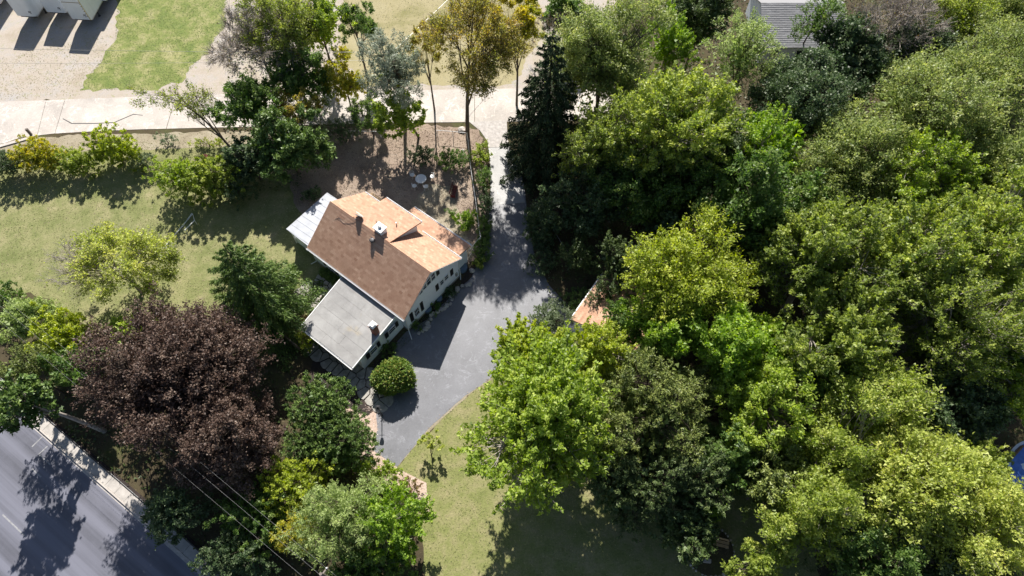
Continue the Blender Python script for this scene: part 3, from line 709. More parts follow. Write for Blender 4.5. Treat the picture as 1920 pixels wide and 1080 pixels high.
# ------------------------------------------------------------------ lamp post, bollard, boulder, stump
c = G(716.3, 779)
lp = empty('lamp_post', (c[0], c[1], 0)); tag(lp, 'black lantern lamp post at the gravel bed beside the driveway', 'lamp post')
m = MB(); m.lathe([(.09,0),(.09,.12),(.045,.2),(.035,1.75),(.05,1.78),(.03,1.84)], n=12); m.bar((-.22,0,1.55),(.22,0,1.55),.018,6); m.build('post', M['dark'], lp)
m = MB(); m.add([(-.1,-.1,1.84),(.1,-.1,1.84),(.1,.1,1.84),(-.1,.1,1.84),(-.15,-.15,2.12),(.15,-.15,2.12),(.15,.15,2.12),(-.15,.15,2.12)], [(3,2,1,0),(4,5,6,7),(0,1,5,4),(1,2,6,5),(2,3,7,6),(3,0,4,7)]); m.build('lantern', N('lantern_glass').set((.35,.36,.36), .2, .6), lp)
m = MB(); m.add([(-.19,-.19,2.12),(.19,-.19,2.12),(.19,.19,2.12),(-.19,.19,2.12),(0,0,2.34)], [(3,2,1,0),(0,1,4),(1,2,4),(2,3,4),(3,0,4)])
for sx in (-1,1):
    for sy in (-1,1): m.bar((sx*.1,sy*.1,1.84),(sx*.155,sy*.155,2.12),.012,4)
m.build('lantern_cap', M['dark'], lp)
c = G(59, 253); m = MB(); m.prism([(-.14,-.12),(.14,-.12),(.14,.12),(-.14,.12)], 0, 1.0); o = m.build('wooden_post', M['pole'], loc=(c[0],c[1],0), rz=.3, bevel=.02); tag(o, 'short square wooden post by the concrete road above the yellow shrub', 'post')
def rock(name, c, r, label, mat='rock', cat='boulder', group=None, h=.6, parent=None):
    bm = bmesh.new(); bmesh.ops.create_icosphere(bm, subdivisions=2, radius=1)
    for v in bm.verts: v.co *= r*(1+rng.uniform(-.18,.18)); v.co.z *= h
    me = bpy.data.meshes.new(name); bm.to_mesh(me); bm.free(); me.materials.append(M[mat]); o = link(name, me, parent); o.location = (c[0], c[1], r*h*.5)
    if parent is None: tag(o, label, cat, group)
    return o
rock('boulder', G(866,245), .42, 'pale boulder beside the orange tree trunk near the street')
rock('boulder', G(885,508), .3, 'pale rock at the driveway edge by the house corner')
rock('boulder', G(868,283), .22, 'small grey rock in the leaf litter behind the chain-link fence')
c = G(387,298); m = MB(); m.prism([(.35*math.cos(k*.785)*(1+.15*math.sin(k*3)), .3*math.sin(k*.785)) for k in range(8)], 0, .5); o = m.build('tree_stump', plain('rotten_red_wood', (.11,.035,.025), .9), loc=(c[0],c[1],0)); tag(o, 'dark reddish tree stump in the dry grass near the leaning tree', 'stump')
edge = empty('stone_edging', tuple(H(0,0,.02)), HA); tag(edge, 'rough stones edging the narrow bed below the gable wall', 'stone edging')
for k in range(22):
    v_ = .3+k*.36+rng.uniform(-.1,.1); uu = 1.0+.25*math.sin(k*.7)+rng.uniform(-.15,.15)
    o = rock('stone', (uu, v_), .17+rng.random()*.1, '', parent=edge)

# ------------------------------------------------------------------ detached garage right of the driveway
gr = empty('garage', (*G(1070,598,2.9)[:2], 0), HA+R(4)); tag(gr, 'detached garage with sunlit tan roof half hidden by the yellow-green trees', 'garage')
m = MB(); m.box(.3,6.2,.3,5.7,0,2.7); m.build('wall', M['white'], gr)
m = MB(); m.slab([(0,0,2.8),(3.25,0,3.7),(3.25,6,3.7),(0,6,2.8)], .12); g1 = m.build('roof', M['shingle'], gr)
m = MB(); m.slab([(3.26,0,3.7),(6.5,0,2.8),(6.5,6,2.8),(3.26,6,3.7)], .12); g2 = m.build('roof', M['shingle'], gr)
shingles('shingles', (0,6,2.81), (0,-1.,0), 6, (3.25,0,.9), 3.37, M['shingle'], g1, seed=8)
shingles('shingles', (6.5,0,2.81), (0,1.,0), 6, (-3.25,0,.9), 3.37, M['shingle'], g2, seed=9)
m = MB(); m.box(.2,.3,1.2,4.8,0,2.2); m.build('garage_door', M['trim'], gr)
m = MB(); m.box(-.12,-.005,0,6,2.66,2.78); m.build('gutter', M['trim'], gr)

# ------------------------------------------------------------------ trailers
def trailer(px, py, W, label, L=14, rot=R(-5+.2), z0=1.1, top=4.05, nose=False, streak=False, flip=False):
    c = G(px, py, z0)   # bottom right corner of the end that faces us
    t = empty('semi_trailer', (c[0], c[1], 0), rot); tag(t, label, 'trailer', 'semi-trailers parked side by side in the gravel lot')
    if nose:
        r = .55; pl = [(-W,0),(-r,0)] + [(-r+r*math.sin(a), r-r*math.cos(a)) for a in (.3,.6,.9,1.2,math.pi/2)] + [(0,L),(-W,L)]
    else: pl = [(-W,0),(-.1,0),(0,.1),(0,L),(-W,L)]
    m = MB(); m.prism(pl, z0, top); b = m.build('body', M['trailer'], t, bevel=.01)
    m = MB(); m.box(-W-.01,.012,.12,L,z0-.06,z0+.06); m.box(-W-.01,.012,.12,L,top-.07,top+.01); m.build('side_rail', M['metal'], t)
    m = MB(); m.box(-W+.2,-.2,.15,L-.2,z0-.25,z0-.06); m.build('chassis', M['dark'], t)
    for s in (-W+.35,-.45):
        m = MB(); m.box(s,s+.1,2.0,2.1,0,z0-.25); m.box(s-.08,s+.18,1.92,2.18,0,.05); m.build('landing_leg', M['dark'], t)
    for y in (L-1.6, L-2.9):
        for s in (-W+.05,-.3):
            m = MB(); m.bar((s,y,.5),(s+.25,y,.5),.5,20); m.build('wheel', M['dark'], t)
    m = MB()   # small dark print near the lower right corner
    for (x, z, w_, h_) in ((-.78,.55,.16,.08),(-.58,.55,.07,.3),(-.72,.7,.1,.1),(-.5,.5,.05,.2),(-.62,.42,.2,.05),(-.45,.74,.1,.06)):
        m.box(x,x+w_,-.006,-.001,z0+z,z0+z+h_)
    m.build('printed_mark', M['shutter'], t)
    if streak:
        m = MB(); m.box(-.2,-.11,-.02,.0,z0,top); m.build('corner_post', plain('ochre_corner', (.5,.42,.16), .5), t)
        m = MB()
        for k in range(6): m.box(-.34+.02*(k % 2),-.24,-.012,-.001,z0+.5+k*.35,z0+.62+k*.35)
        m.build('reflector_strip', M['wood_dk'], t)
        m = MB(); m.box(-W,-.12,-.012,-.002,top-.5,top-.42); m.build('upper_strip', M['wood'], t)
    m = MB()
    for k in range(1, 12): m.box(.0,.012,k*1.1,k*1.1+.03,z0+.06,top-.07)
    m.build('seam', M['trailer'], t)
    return t
M['trailer'] = plain('trailer_white', (.66,.7,.74), .4, .5, var=.06, scale=1)
trailer(70, 31.8, 2.5, 'white semi-trailer with a rounded front corner, left of the grassy gap', nose=True)
trailer(124.5, 24.6, 2.45, 'white semi-trailer set slightly back between two others')
trailer(172.5, 37.7, 2.5, 'white semi-trailer with ochre corner strip, nearest the green lawn', streak=True)
trailer(0, 8, 2.5, 'white semi-trailer at the far left corner of the gravel lot')
trailer(199, 2, 2.45, 'white semi-trailer mostly hidden behind the one with the ochre strip', top=3.6)

# ------------------------------------------------------------------ neighbour buildings at the top right
def bldg(name, c, rz, W, L, h, rh, wall, roof, label, seed, ov=.4, rowp=.22):
    b = empty(name, c, rz); tag(b, label, 'house' if 'house' in name else 'shed')
    m = MB(); pr = [(0,0),(W,0),(W,h),(W/2,h+rh*.92),(0,h)]; vs = [(0,a,z) for a,z in pr]+[(L,a,z) for a,z in pr]
    m.add(vs, [tuple(range(5)), tuple(range(5,10))[::-1]]+[(i,i+5,(i+1)%5+5,(i+1)%5) for i in range(5)]); m.build('wall', wall, b)
    m = MB(); m.slab([(-ov,-ov,h-.1),(L+ov,-ov,h-.1),(L+ov,W/2,h+rh),(-ov,W/2,h+rh)], .1); r1 = m.build('roof', roof, b)
    sv = np.array((0,W/2+ov,rh+.1)); shingles('shingles', (-ov,-ov,h-.09), (1.,0,0), L+2*ov, sv, np.linalg.norm(sv), roof, r1, rowp, .6, seed=seed)
    m = MB(); m.slab([(-ov,W/2+.005,h+rh),(L+ov,W/2+.005,h+rh),(L+ov,W+ov,h-.1),(-ov,W+ov,h-.1)], .1); m.build('roof', roof, b)
    for k in range(int(L/3)):
        m = MB(); m.box(1+k*3,2+k*3,-.05,-.001,1,2.1); w_ = m.build('window', M['trim'], b); m = MB(); m.box(1.08+k*3,1.92+k*3,-.06,-.051,1.08,2.02); m.build('pane', M['glass'], w_)
    return b
bldg('house', (29.6,64.2,0), R(0), 9, 9, 2.9, 2.2, M['white'], M['shingle_grey'], 'neighbouring house with pale grey shingle roof behind the upper right trees', 11)
bldg('shed', (49.5,61.5,0), R(18), 5, 9, 2.6, 1.2, M['white'], M['porch_roof'], 'small white-roofed shed glimpsed between trees at the far upper right', 12)

# ------------------------------------------------------------------ utility poles and wires
def upole(base, h, label, arm=0., lean=(0,0)):
    t = empty('utility_pole', (base[0], base[1], 0)); tag(t, label, 'utility pole')
    m = MB(); m.bar((0,0,0),(lean[0],lean[1],h),.16,10,.11); m.build('pole', M['pole'], t)
    w_ = .6; m = MB(); m.hexa([(-w_,-.05,h-.5),(w_,-.05,h-.5),(w_,.05,h-.5),(-w_,.05,h-.5)],[(-w_,-.05,h-.38),(w_,-.05,h-.38),(w_,.05,h-.38),(-w_,.05,h-.38)]); o = m.build('crossarm', M['pole'], t); o.rotation_euler = (0,0,arm)
    for s in (-.5,.5):
        m = MB(); m.lathe([(.03,0),(.06,.03),(.06,.09),(.03,.12)], (0,0,0), 8); q = m.build('insulator', M['trim'], t); q.location = (s*math.cos(arm), s*math.sin(arm), h-.38)
    return t
pb = G(758, 215); upole(pb, 9.6, 'wooden utility pole standing behind the silvery tree at the top', 0)
bp = G(601, 1076, 8.6); upole(bp, 8.6, 'utility pole whose pale tip shows at the bottom edge among the wires', R(55))
def wire(pts, r, label):
    m = MB(); 
    for A, B, sag in pts:
        A = np.array(A); B = np.array(B); k = 24; q = [A+(B-A)*i/k-np.array([0,0,sag*4*(i/k)*(1-i/k)]) for i in range(k+1)]
        for a, b in zip(q[:-1], q[1:]): m.bar(tuple(a), tuple(b), r, 4)
    o = m.build('power_line', M['wire']); tag(o, label, 'power line'); return o
M['wire'] = plain('bare_wire', (.2,.2,.2), .45, .5, .4)
tA = np.array([bp[0], bp[1], 8.3]); dW = (G(0,567,8.6)-G(598,1068,8.6)); dW[2] = 0
e1 = tA + dW*1.5
nW = np.array([-dW[1], dW[0], 0])/np.linalg.norm(dW); nW *= -1 if nW[1] < 0 else 1
for off, dz, lab in ((.5,0.,'upper wire crossing above the purple tree, of the three lower-left wires'),(-.9,-.6,'lowest wire nearest the main road crossing over the dark shrubs'),(-.1,-.4,'middle wire of the three running above the purple tree')):
    wire([(tA+nW*off+[0,0,dz], e1+nW*off*1.2+[0,0,dz], .5), (tA+nW*off+[0,0,dz], tA+nW*off-dW*.5+[0,0,dz], .3)], .007, lab)
pt_ = np.array([pb[0], pb[1], 9.2])
wire([(pt_, pt_+[-90,3.,0], .8)], .013, 'thin wire running left from the top pole over the green lawn')
wire([(pt_+[0,.3,-1.3], pt_+[-90,1.,-1.3], .8)], .012, 'lower thin wire running left from the top pole above the road')
wire([(pt_, pt_+[14,22,0], .3)], .02, 'pale cable rising right from the top pole toward the upper edge')

# ------------------------------------------------------------------ pool and stone ring bed, bottom right
c = G(1946, 898); pc = empty('swimming_pool', (c[0], c[1], 0)); tag(pc, 'round above-ground swimming pool under a blue cover at the right edge', 'pool')
m = MB(); m.lathe([(3.0,0),(3.0,1.1),(3.12,1.1),(3.12,1.16),(2.9,1.16),(2.9,1.0)], n=36); m.build('pool_wall', M['trailer'], pc)
V = []; F = []
for i in range(17):
    for k in range(48):
        r_ = 2.92*i/16; a = 2*math.pi*k/48; V.append((r_*math.cos(a), r_*math.sin(a), 1.1-.15*(1-(i/16)**2)+.04*math.sin(a*9+i*.6)*(i/16)+rng.normal(0,.012)))
for i in range(16):
    for k in range(48): F.append((i*48+k, (i+1)*48+k, (i+1)*48+(k+1) % 48, i*48+(k+1) % 48))
link('cover', np_mesh('cover', V, F, M['blue'], True), pc)
c = G(1330, 1032); bed = empty('round_garden_bed', (c[0], c[1], 0)); tag(bed, 'round shaded garden bed ringed by small pale stones under the trees', 'garden bed')
m = MB(); m.lathe([(.05,.0),(1.98,.0),(1.93,.03),(.05,.06)], n=28); m.build('soil', M['soil'], bed)
for k in range(34):
    a = 2*math.pi*k/34+rng.uniform(-.05,.05); rock('stone', (2.02*math.cos(a), 2.02*math.sin(a)), rng.uniform(.07,.14), '', parent=bed)
c = G(1346, 1020); bn = empty('timber_bench', (c[0], c[1], .08), R(-14)); tag(bn, 'brown timber bench with wide boards inside the round stone bed', 'bench')
for y0, z in ((-.28,.45),(.0,.45)): m = MB(); m.box(-.75,.75,y0,y0+.22,z,z+.05); m.build('board', M['wood_tan'], bn)
for z in (.6,.85): m = MB(); m.box(-.75,.75,.27,.31,z,z+.2); m.build('board', M['wood_tan'], bn)
for sx in (-.65,.65): m = MB(); m.box(sx-.04,sx+.04,-.25,.27,0,.45); m.box(sx-.04,sx+.04,.22,.27,.45,1.05); m.build('leg', M['wood'], bn)
c = G(1322, 1052); m = MB(); m.box(-.42,.42,-.16,.16,0,.28); o = m.build('stone_block', M['rock'], loc=(c[0],c[1],.09), rz=-.1, bevel=.03); tag(o, 'low rectangular stone block near the front of the round bed', 'stone block')
ff = empty('timber_fence_panel', (*G(1862,868)[:2], 0), R(38)); tag(ff, 'weathered slatted fence panel leaning near the blue pool', 'fence')
for k in range(14): m = MB(); m.hexa([(k*.17,0,0),(k*.17+.13,0,0),(k*.17+.13,.03,0),(k*.17,.03,0)],[(k*.17+.1,-.5,1.5),(k*.17+.23,-.5,1.5),(k*.17+.23,-.47,1.5),(k*.17+.1,-.47,1.5)]); m.build('slat', M['wood'], ff)
m = MB(); m.bar((0,-.1,.3),(2.4,-.1,.3),.04,5); m.bar((.1,-.4,1.25),(2.5,-.4,1.25),.04,5); m.build('rail', M['wood_dk'], ff)

# ================================================================== VEGETATION
def tubes(paths, radii, sides):
    paths = np.asarray(paths, float); n, k, _ = paths.shape
    d = np.gradient(paths, axis=1); d /= np.maximum(np.linalg.norm(d, axis=2, keepdims=True), 1e-9)
    ref = np.where(np.abs(d[..., 2:3]) > .9, np.array([1., 0, 0]), np.array([0, 0, 1.]))
    x = np.cross(d, ref); x /= np.maximum(np.linalg.norm(x, axis=2, keepdims=True), 1e-9); y = np.cross(d, x)
    a = np.arange(sides)*2*np.pi/sides
    V = paths[:, :, None, :] + (x[:, :, None, :]*np.cos(a)[None, None, :, None] + y[:, :, None, :]*np.sin(a)[None, None, :, None])*radii[:, :, None, None]
    idx = np.arange(n*k*sides).reshape(n, k, sides)
    A = idx[:, :-1, :]; B = np.roll(idx, -1, axis=2)[:, :-1, :]; C_ = np.roll(idx, -1, axis=2)[:, 1:, :]; D = idx[:, 1:, :]
    F = np.stack([A, B, C_, D], axis=-1).reshape(-1, 4)
    return V.reshape(-1, 3), F
def unit(v): return v/np.maximum(np.linalg.norm(v, axis=-1, keepdims=True), 1e-9)
def leaves(P, D, L, W, r, flat=.5, cup=.0):
    """P centre points, D axis direction; returns verts, faces of kite shaped leaves"""
    n = len(P); D = unit(D + r.normal(0, .35, (n, 3)))
    nrm = unit(np.array([0, 0, 1.])*flat + r.normal(0, .55, (n, 3))); S = unit(np.cross(D, nrm))
    L = L*r.uniform(.7, 1.3, (n, 1)); W = W*r.uniform(.7, 1.3, (n, 1))
    N_ = np.cross(S, D)
    a = P + S*W*.5 - D*L*.42; b = P + D*L*.58; c = P - S*W*.5 - D*L*.3
    V = np.stack([a, b, c], 1).reshape(-1, 3); F = np.arange(3*n).reshape(n, 3)
    return V, F
KIND = {
 # S shoots per clump, L leaves per shoot, sl shoot length, sp spread, lw leaf (length,width), up upward pull, out outward pull, fill inner limit, dens
 'maple':  dict(trunk=1.2, S=7, L=13, sl=.62, sp=.11, plume=2.0, lw=(.22,.16), up=.7, out=.9, fill=.55, dens=430, amp=.28, bark='bark_pale'),
 'locust': dict(S=7, L=14, sl=.75, sp=.17, plume=1.7, lw=(.2,.11), up=.15, out=.7, fill=.5, dens=470, amp=.25, bark='bark', flat=1.1),
 'oak':    dict(S=7, L=12, sl=.55, sp=.19, plume=1.1, lw=(.23,.17), up=.3, out=.6, fill=.5, dens=430, amp=.25, bark='bark'),
 'cedar':  dict(S=8, L=14, sl=.45, sp=.08, plume=1.4, lw=(.2,.075), up=.75, out=.6, fill=.5, dens=620, amp=.2, bark='bark_dark'),
 'yew':    dict(S=5, L=10, sl=.7, sp=.09, lw=(.18,.06), up=1.0, out=.8, fill=.66, dens=860, amp=.16, bark='bark_dark'),
 'beech':  dict(S=7, L=12, sl=.6, sp=.15, plume=1.5, lw=(.155,.115), up=.4, out=.8, fill=.5, dens=700, amp=.24, bark='bark'),
 'willow': dict(S=7, L=14, sl=.6, sp=.18, plume=1.4, lw=(.22,.085), up=.4, out=.6, fill=.45, dens=470, amp=.25, bark='bark'),
 'sparse': dict(S=8, L=6, sl=1.1, sp=.22, lw=(.19,.13), up=.4, out=.8, fill=.25, dens=125, amp=.25, bark='bark_pale', twigs=True),
 'dead':   dict(S=9, L=1, sl=1.2, sp=.1, lw=(.14,.1), up=.3, out=.8, fill=.2, dens=20, amp=.2, bark='bark_pale', twigs=True),
 'shrub':  dict(S=6, L=12, sl=.55, sp=.14, lw=(.17,.12), up=.7, out=.6, fill=.5, dens=620, amp=.25, bark='bark'),
 'ball':   dict(S=1, L=8, sl=.2, sp=.11, lw=(.15,.1), up=.3, out=1., fill=.88, dens=2600, amp=.1, bark='bark_dark'),
}
def crown_radius(d, ph, amp):
    f = 1 + amp*(np.sin(3.1*d[:,0]+2.2*d[:,1]+ph)+np.sin(4.3*d[:,1]-2.7*d[:,2]+1.7*ph)+np.sin(5.2*d[:,2]+4.1*d[:,0]+2.3*ph))/1.7
    return np.clip(f, .5, 1.35)
SEED = [100]; DENS = 2.45; LEAF = 1.12; SPR = 1.25; COUNT = [0]
def plant(kind, name, px, py, hc, rpx, rz, mat, label, cat='tree', base=None, ry=None, group=None, lean=None, nlimb=None, **ov):
    """crown centre seen at (px,py) at height hc; rpx half width; rz half height in metres; ry depth half size in metres"""
    SEED[0] += 1; r = np.random.default_rng(SEED[0])
    k = dict(KIND[kind])
    Cw = G(px, py, hc); Rx = rpx*depth(Cw)/FPX; Ry = ry or Rx
    rad = np.array([Rx, Ry, rz])
    B = np.array([Cw[0], Cw[1], 0.]) if base is None else np.array([*G(*base)[:2], 0.])
    C0 = Cw - B                                                  # crown centre in tree space
    Rm = (Rx+Ry)/2
    if kind not in ('sparse', 'dead', 'ball'):
        if Rm < 2.6: k['S'] = 4; k['L'] = 8
        else: k['S'] = 8; k['L'] = 8
    k.update(ov)
    nleaf = k['dens']*(1 if k.get('twigs') else DENS)*Rm*math.sqrt(Rm*rz); K = max(14, int(nleaf/(k['S']*k['L'])))
    if kind in ('sparse', 'dead'): K = max(50, int(9*Rm*math.sqrt(Rm*rz)))
    ph = r.uniform(0, 6); lowcut = -.75 if hc-rz < .6 else -.45
    if kind in ('ball', 'yew', 'shrub') or Rm < 1.0:
        d = unit(r.normal(0, 1, (K*3, 3))); d = d[d[:, 2] > lowcut][:K]; K = len(d)
        rr = crown_radius(d, ph, k['amp'])*(k['fill']+(1-k['fill'])*r.uniform(0, 1, K)**.6)
        rr = np.where(r.random(K) < .12, rr*r.uniform(1.0, 1.14, K), rr)
        cl = C0 + d*rr[:, None]*rad; out = unit(d/rad)
    else:     # crown built from limbs that each carry a head of foliage
        nlb = int(np.clip(5+Rm*1.7, 6, 15)); cand = unit(r.normal(0, 1, (400, 3))); cand = cand[cand[:, 2] > -.35]; pick = [cand[0]]
        for c_ in cand[1:]:
            if len(pick) >= nlb: break
            if min(np.linalg.norm(c_-p_) for p_ in pick) > 2.1/math.sqrt(nlb): pick.append(c_)
        pick = np.array(pick); nlb = len(pick)
        lr = r.uniform(.24, .5, nlb)*k.get('lobe', 1); lc = pick*(crown_radius(pick, ph, k['amp'])*(1.02-lr)*r.uniform(.74, 1.14, nlb))[:, None]
        lc[:, 2] += r.normal(0, .13, nlb)
        # one head at the very top
        w_ = lr**2; li_ = r.choice(nlb, K, p=w_/w_.sum())
        dl = unit(r.normal(0, 1, (K, 3)) + pick[li_]*.55 + np.array([0, 0, .25]))
        pos = lc[li_] + dl*(lr[li_]*r.uniform(.55, 1.12, K))[:, None]
        far = r.random(K) < .08; pos[far] *= r.uniform(1.04, 1.2, (far.sum(), 1))
        cl = C0 + pos*rad; out = unit(dl*.8 + unit(pos)*.6); d = unit(pos)
    cl[:, 2] = np.maximum(cl[:, 2], .15)
    # wood
    tr = max(.05, Rm*.042*k.get('trunk', 1)); top = C0 + np.array([0, 0, rz*.45])
    kk = 7; t = np.linspace(0, 1, kk)[:, None]
    bend = r.normal(0, .12*Rm*.4, 3)*np.array([1, 1, 0])
    trunk = (1-t)**2*0 + 2*t*(1-t)*(np.array([C0[0]*.25, C0[1]*.25, top[2]*.5])+bend) + t**2*top
    woodV = []; woodF = []
    def addw(V, F):
        woodF.append(F + sum(len(v) for v in woodV)); woodV.append(V)
    V, F = tubes(trunk[None], (tr*(1.25-.95*t[:, 0]))[None], 9); addw(V, F)
    nl = nlimb or int(np.clip(Rm*2.2, 4, 13))
    li = r.choice(K, nl, replace=False); tip = C0 + (cl[li]-C0)*.62
    ts = r.uniform(.3, .85, nl); i0 = ts*(kk-1); st = np.array([trunk[int(a)]*(1-a % 1)+trunk[min(kk-1, int(a)+1)]*(a % 1) for a in i0])
    lowest = max(.12, (C0[2]-rz*1.0)); 
    q = np.linspace(0, 1, 5)[None, :, None]; midp = (st+tip)/2 + np.array([0, 0, -.08*Rm]) + r.normal(0, .06*Rm, (nl, 3))
    limbs = (1-q)**2*st[:, None] + 2*q*(1-q)*midp[:, None] + q**2*tip[:, None]
    V, F = tubes(limbs, np.repeat((tr*(.55-.38*np.linspace(0, 1, 5)))[None], nl, 0), 6); addw(V, F)
    D2 = ((cl[:, None]-tip[None])**2).sum(-1); near = D2.argmin(1)
    sidx = r.integers(2, 5, K); start = limbs[near, sidx]
    q = np.linspace(0, 1, 4)[None, :, None]; midp = (start+cl)/2 + r.normal(0, .05*Rm, (K, 3))
    tw = (1-q)**2*start[:, None] + 2*q*(1-q)*midp[:, None] + q**2*cl[:, None]
    V, F = tubes(tw, np.repeat((max(.012, tr*.15)*np.array([1, .75, .5, .3]))[None], K, 0)*r.uniform(.7, 1.3, (K, 1)), 4 if kind in ('sparse','dead') else 3); addw(V, F)
    if Rm > 2.8 and kind not in ('dead', 'ball', 'yew'):
        nb = int(Rm*5); js = r.integers(0, K, nb); a = C0 + (cl[js]-C0)*r.uniform(.35, .6, (nb, 1)); e = C0 + (cl[js]-C0)*r.uniform(.95, 1.12, (nb, 1)) + r.normal(0, .3, (nb, 3))
        mm = (a+e)/2 + r.normal(0, .12*Rm**.5, (nb, 3)); q = np.linspace(0, 1, 5)[None, :, None]
        V, F = tubes((1-q)**2*a[:, None]+2*q*(1-q)*mm[:, None]+q**2*e[:, None], np.repeat(np.array([[.05, .04, .03, .02, .01]])*min(1.2, Rm/4.5), nb, 0), 4); addw(V, F)
        a3 = np.repeat((a*.35+e*.65), 3, 0); e3 = a3 + unit(np.repeat(e-a, 3, 0)+r.normal(0, 1.2, (nb*3, 3)))*r.uniform(.3, .9, (nb*3, 1)); V, F = tubes(np.stack([a3, e3], 1), np.repeat(np.array([[.014, .006]]), nb*3, 0), 3); addw(V, F)
    # shoots
    S, L = k['S'], k['L']; scl = np.clip(Rm/4.5, .55, 1.15)
    sdir = unit(out[:, None]*k['out'] + np.array([0, 0, k['up']]) + r.normal(0, .6, (K, S, 3)))
    if k.get('droop'): sdir = unit(sdir + np.array([0, 0, -k['droop']]))
    slen = k['sl']*scl*r.uniform(.6, 1.25, (K, S, 1))
    s0 = cl[:, None] - sdir*slen*.25
    if k.get('plume') and Rm > 1.6:      # side sprays along a leading branchlet: feathery pointed heads
        ax = unit(out*k['out'] + np.array([0, 0, k['up']]) + r.normal(0, .3, (K, 3)))
        bl = k['plume']*scl*r.uniform(.55, 1.3, (K, 1)); fr = (np.arange(S)+.5)/S
        side = unit(r.normal(0, 1, (K, S, 3))*np.array([1, 1, .55]))
        sdir = unit(ax[:, None]*.75 + side*.85 + np.array([0, 0, .12]))
        slen = k['sl']*scl*(1.15-.85*fr)[None, :, None]*r.uniform(.7, 1.2, (K, S, 1))
        s0 = cl[:, None] + ax[:, None]*(bl[:, None]*(fr[None, :, None]-.35))
        V, F = tubes(np.stack([cl-ax*bl*.35, cl+ax*bl*.2, cl+ax*bl*.7], 1), np.repeat(np.array([[.03, .02, .008]])*min(1., Rm/4), K, 0), 3); addw(V, F)
    if k.get('twigs'):
        q = np.linspace(0, 1, 3)[None, :, None]; a = s0.reshape(-1, 3); b = (s0+sdir*slen*1.2).reshape(-1, 3); mm = (a+b)/2 + r.normal(0, .08, a.shape)
        V, F = tubes((1-q)**2*a[:, None] + 2*q*(1-q)*mm[:, None] + q**2*b[:, None], np.repeat(np.array([[.016, .011, .006]]), len(a), 0)*k.get('twr', 1), 3); addw(V, F)
        # side twigs
        a2 = np.repeat(a, 2, 0) + np.repeat((b-a), 2, 0)*r.uniform(.3, .8, (len(a)*2, 1)); b2 = a2 + unit(np.repeat(b-a, 2, 0)+r.normal(0, .8, (len(a)*2, 3)))*r.uniform(.25, .6, (len(a)*2, 1))*scl
        V, F = tubes(np.stack([a2, b2], 1), np.repeat(np.array([[.009, .005]]), len(a2), 0)*k.get('twr', 1), 3); addw(V, F)
    tt = r.uniform(0, 1, (K, S, L, 1))
    P = s0[:, :, None] + sdir[:, :, None]*slen[:, :, None]*tt + r.normal(0, 1, (K, S, L, 3))*k['sp']*SPR*scl*(1.15-.7*tt)
    keep = np.ones((K, S, L), bool)
    if k.get('bare'):   # some limbs without leaves
        side = (d @ unit(np.array(k['bare_dir'], float))) > k['bare']; keep &= ~side[:, None, None]
        keep |= (r.random((K, S, L)) < .06)
    LD = unit(sdir[:, :, None]*1. + r.normal(0, .6, (K, S, L, 3)))
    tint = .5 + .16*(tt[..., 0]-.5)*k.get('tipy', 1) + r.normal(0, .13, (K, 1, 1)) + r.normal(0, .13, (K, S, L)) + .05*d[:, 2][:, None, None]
    keep = keep.reshape(-1); P = P.reshape(-1, 3)[keep]; LD = LD.reshape(-1, 3)[keep]; tint = tint.reshape(-1)[keep]
    P[:, 2] = np.maximum(P[:, 2], .05)
    ls = LEAF*(1 if Rm > 2.2 else .8)*r.uniform(.8, 1.2); COUNT[0] += len(P)
    V, F = leaves(P, LD, k['lw'][0]*ls, k['lw'][1]*ls, r, k.get('flat', .9))
    if kind not in ('sparse', 'dead'):  # coarse inner leaves added as occluders so crowns cast denser shade
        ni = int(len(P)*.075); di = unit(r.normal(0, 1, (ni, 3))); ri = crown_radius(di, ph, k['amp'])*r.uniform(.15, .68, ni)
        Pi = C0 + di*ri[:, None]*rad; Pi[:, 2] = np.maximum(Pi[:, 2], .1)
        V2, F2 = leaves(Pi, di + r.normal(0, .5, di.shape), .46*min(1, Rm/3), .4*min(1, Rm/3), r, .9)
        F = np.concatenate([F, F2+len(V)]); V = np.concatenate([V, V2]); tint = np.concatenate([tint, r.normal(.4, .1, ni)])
    t_ = empty(name, tuple(B)); tag(t_, label, cat, group)
    wv = np.concatenate(woodV); wf = np.concatenate(woodF); wv[:, 2] = np.maximum(wv[:, 2], -.05)
    link('trunk' if cat == 'tree' else 'stem', np_mesh('trunk', wv, wf, M[k['bark']], True), t_)
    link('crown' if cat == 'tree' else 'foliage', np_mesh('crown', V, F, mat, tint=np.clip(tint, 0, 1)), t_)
    return t_
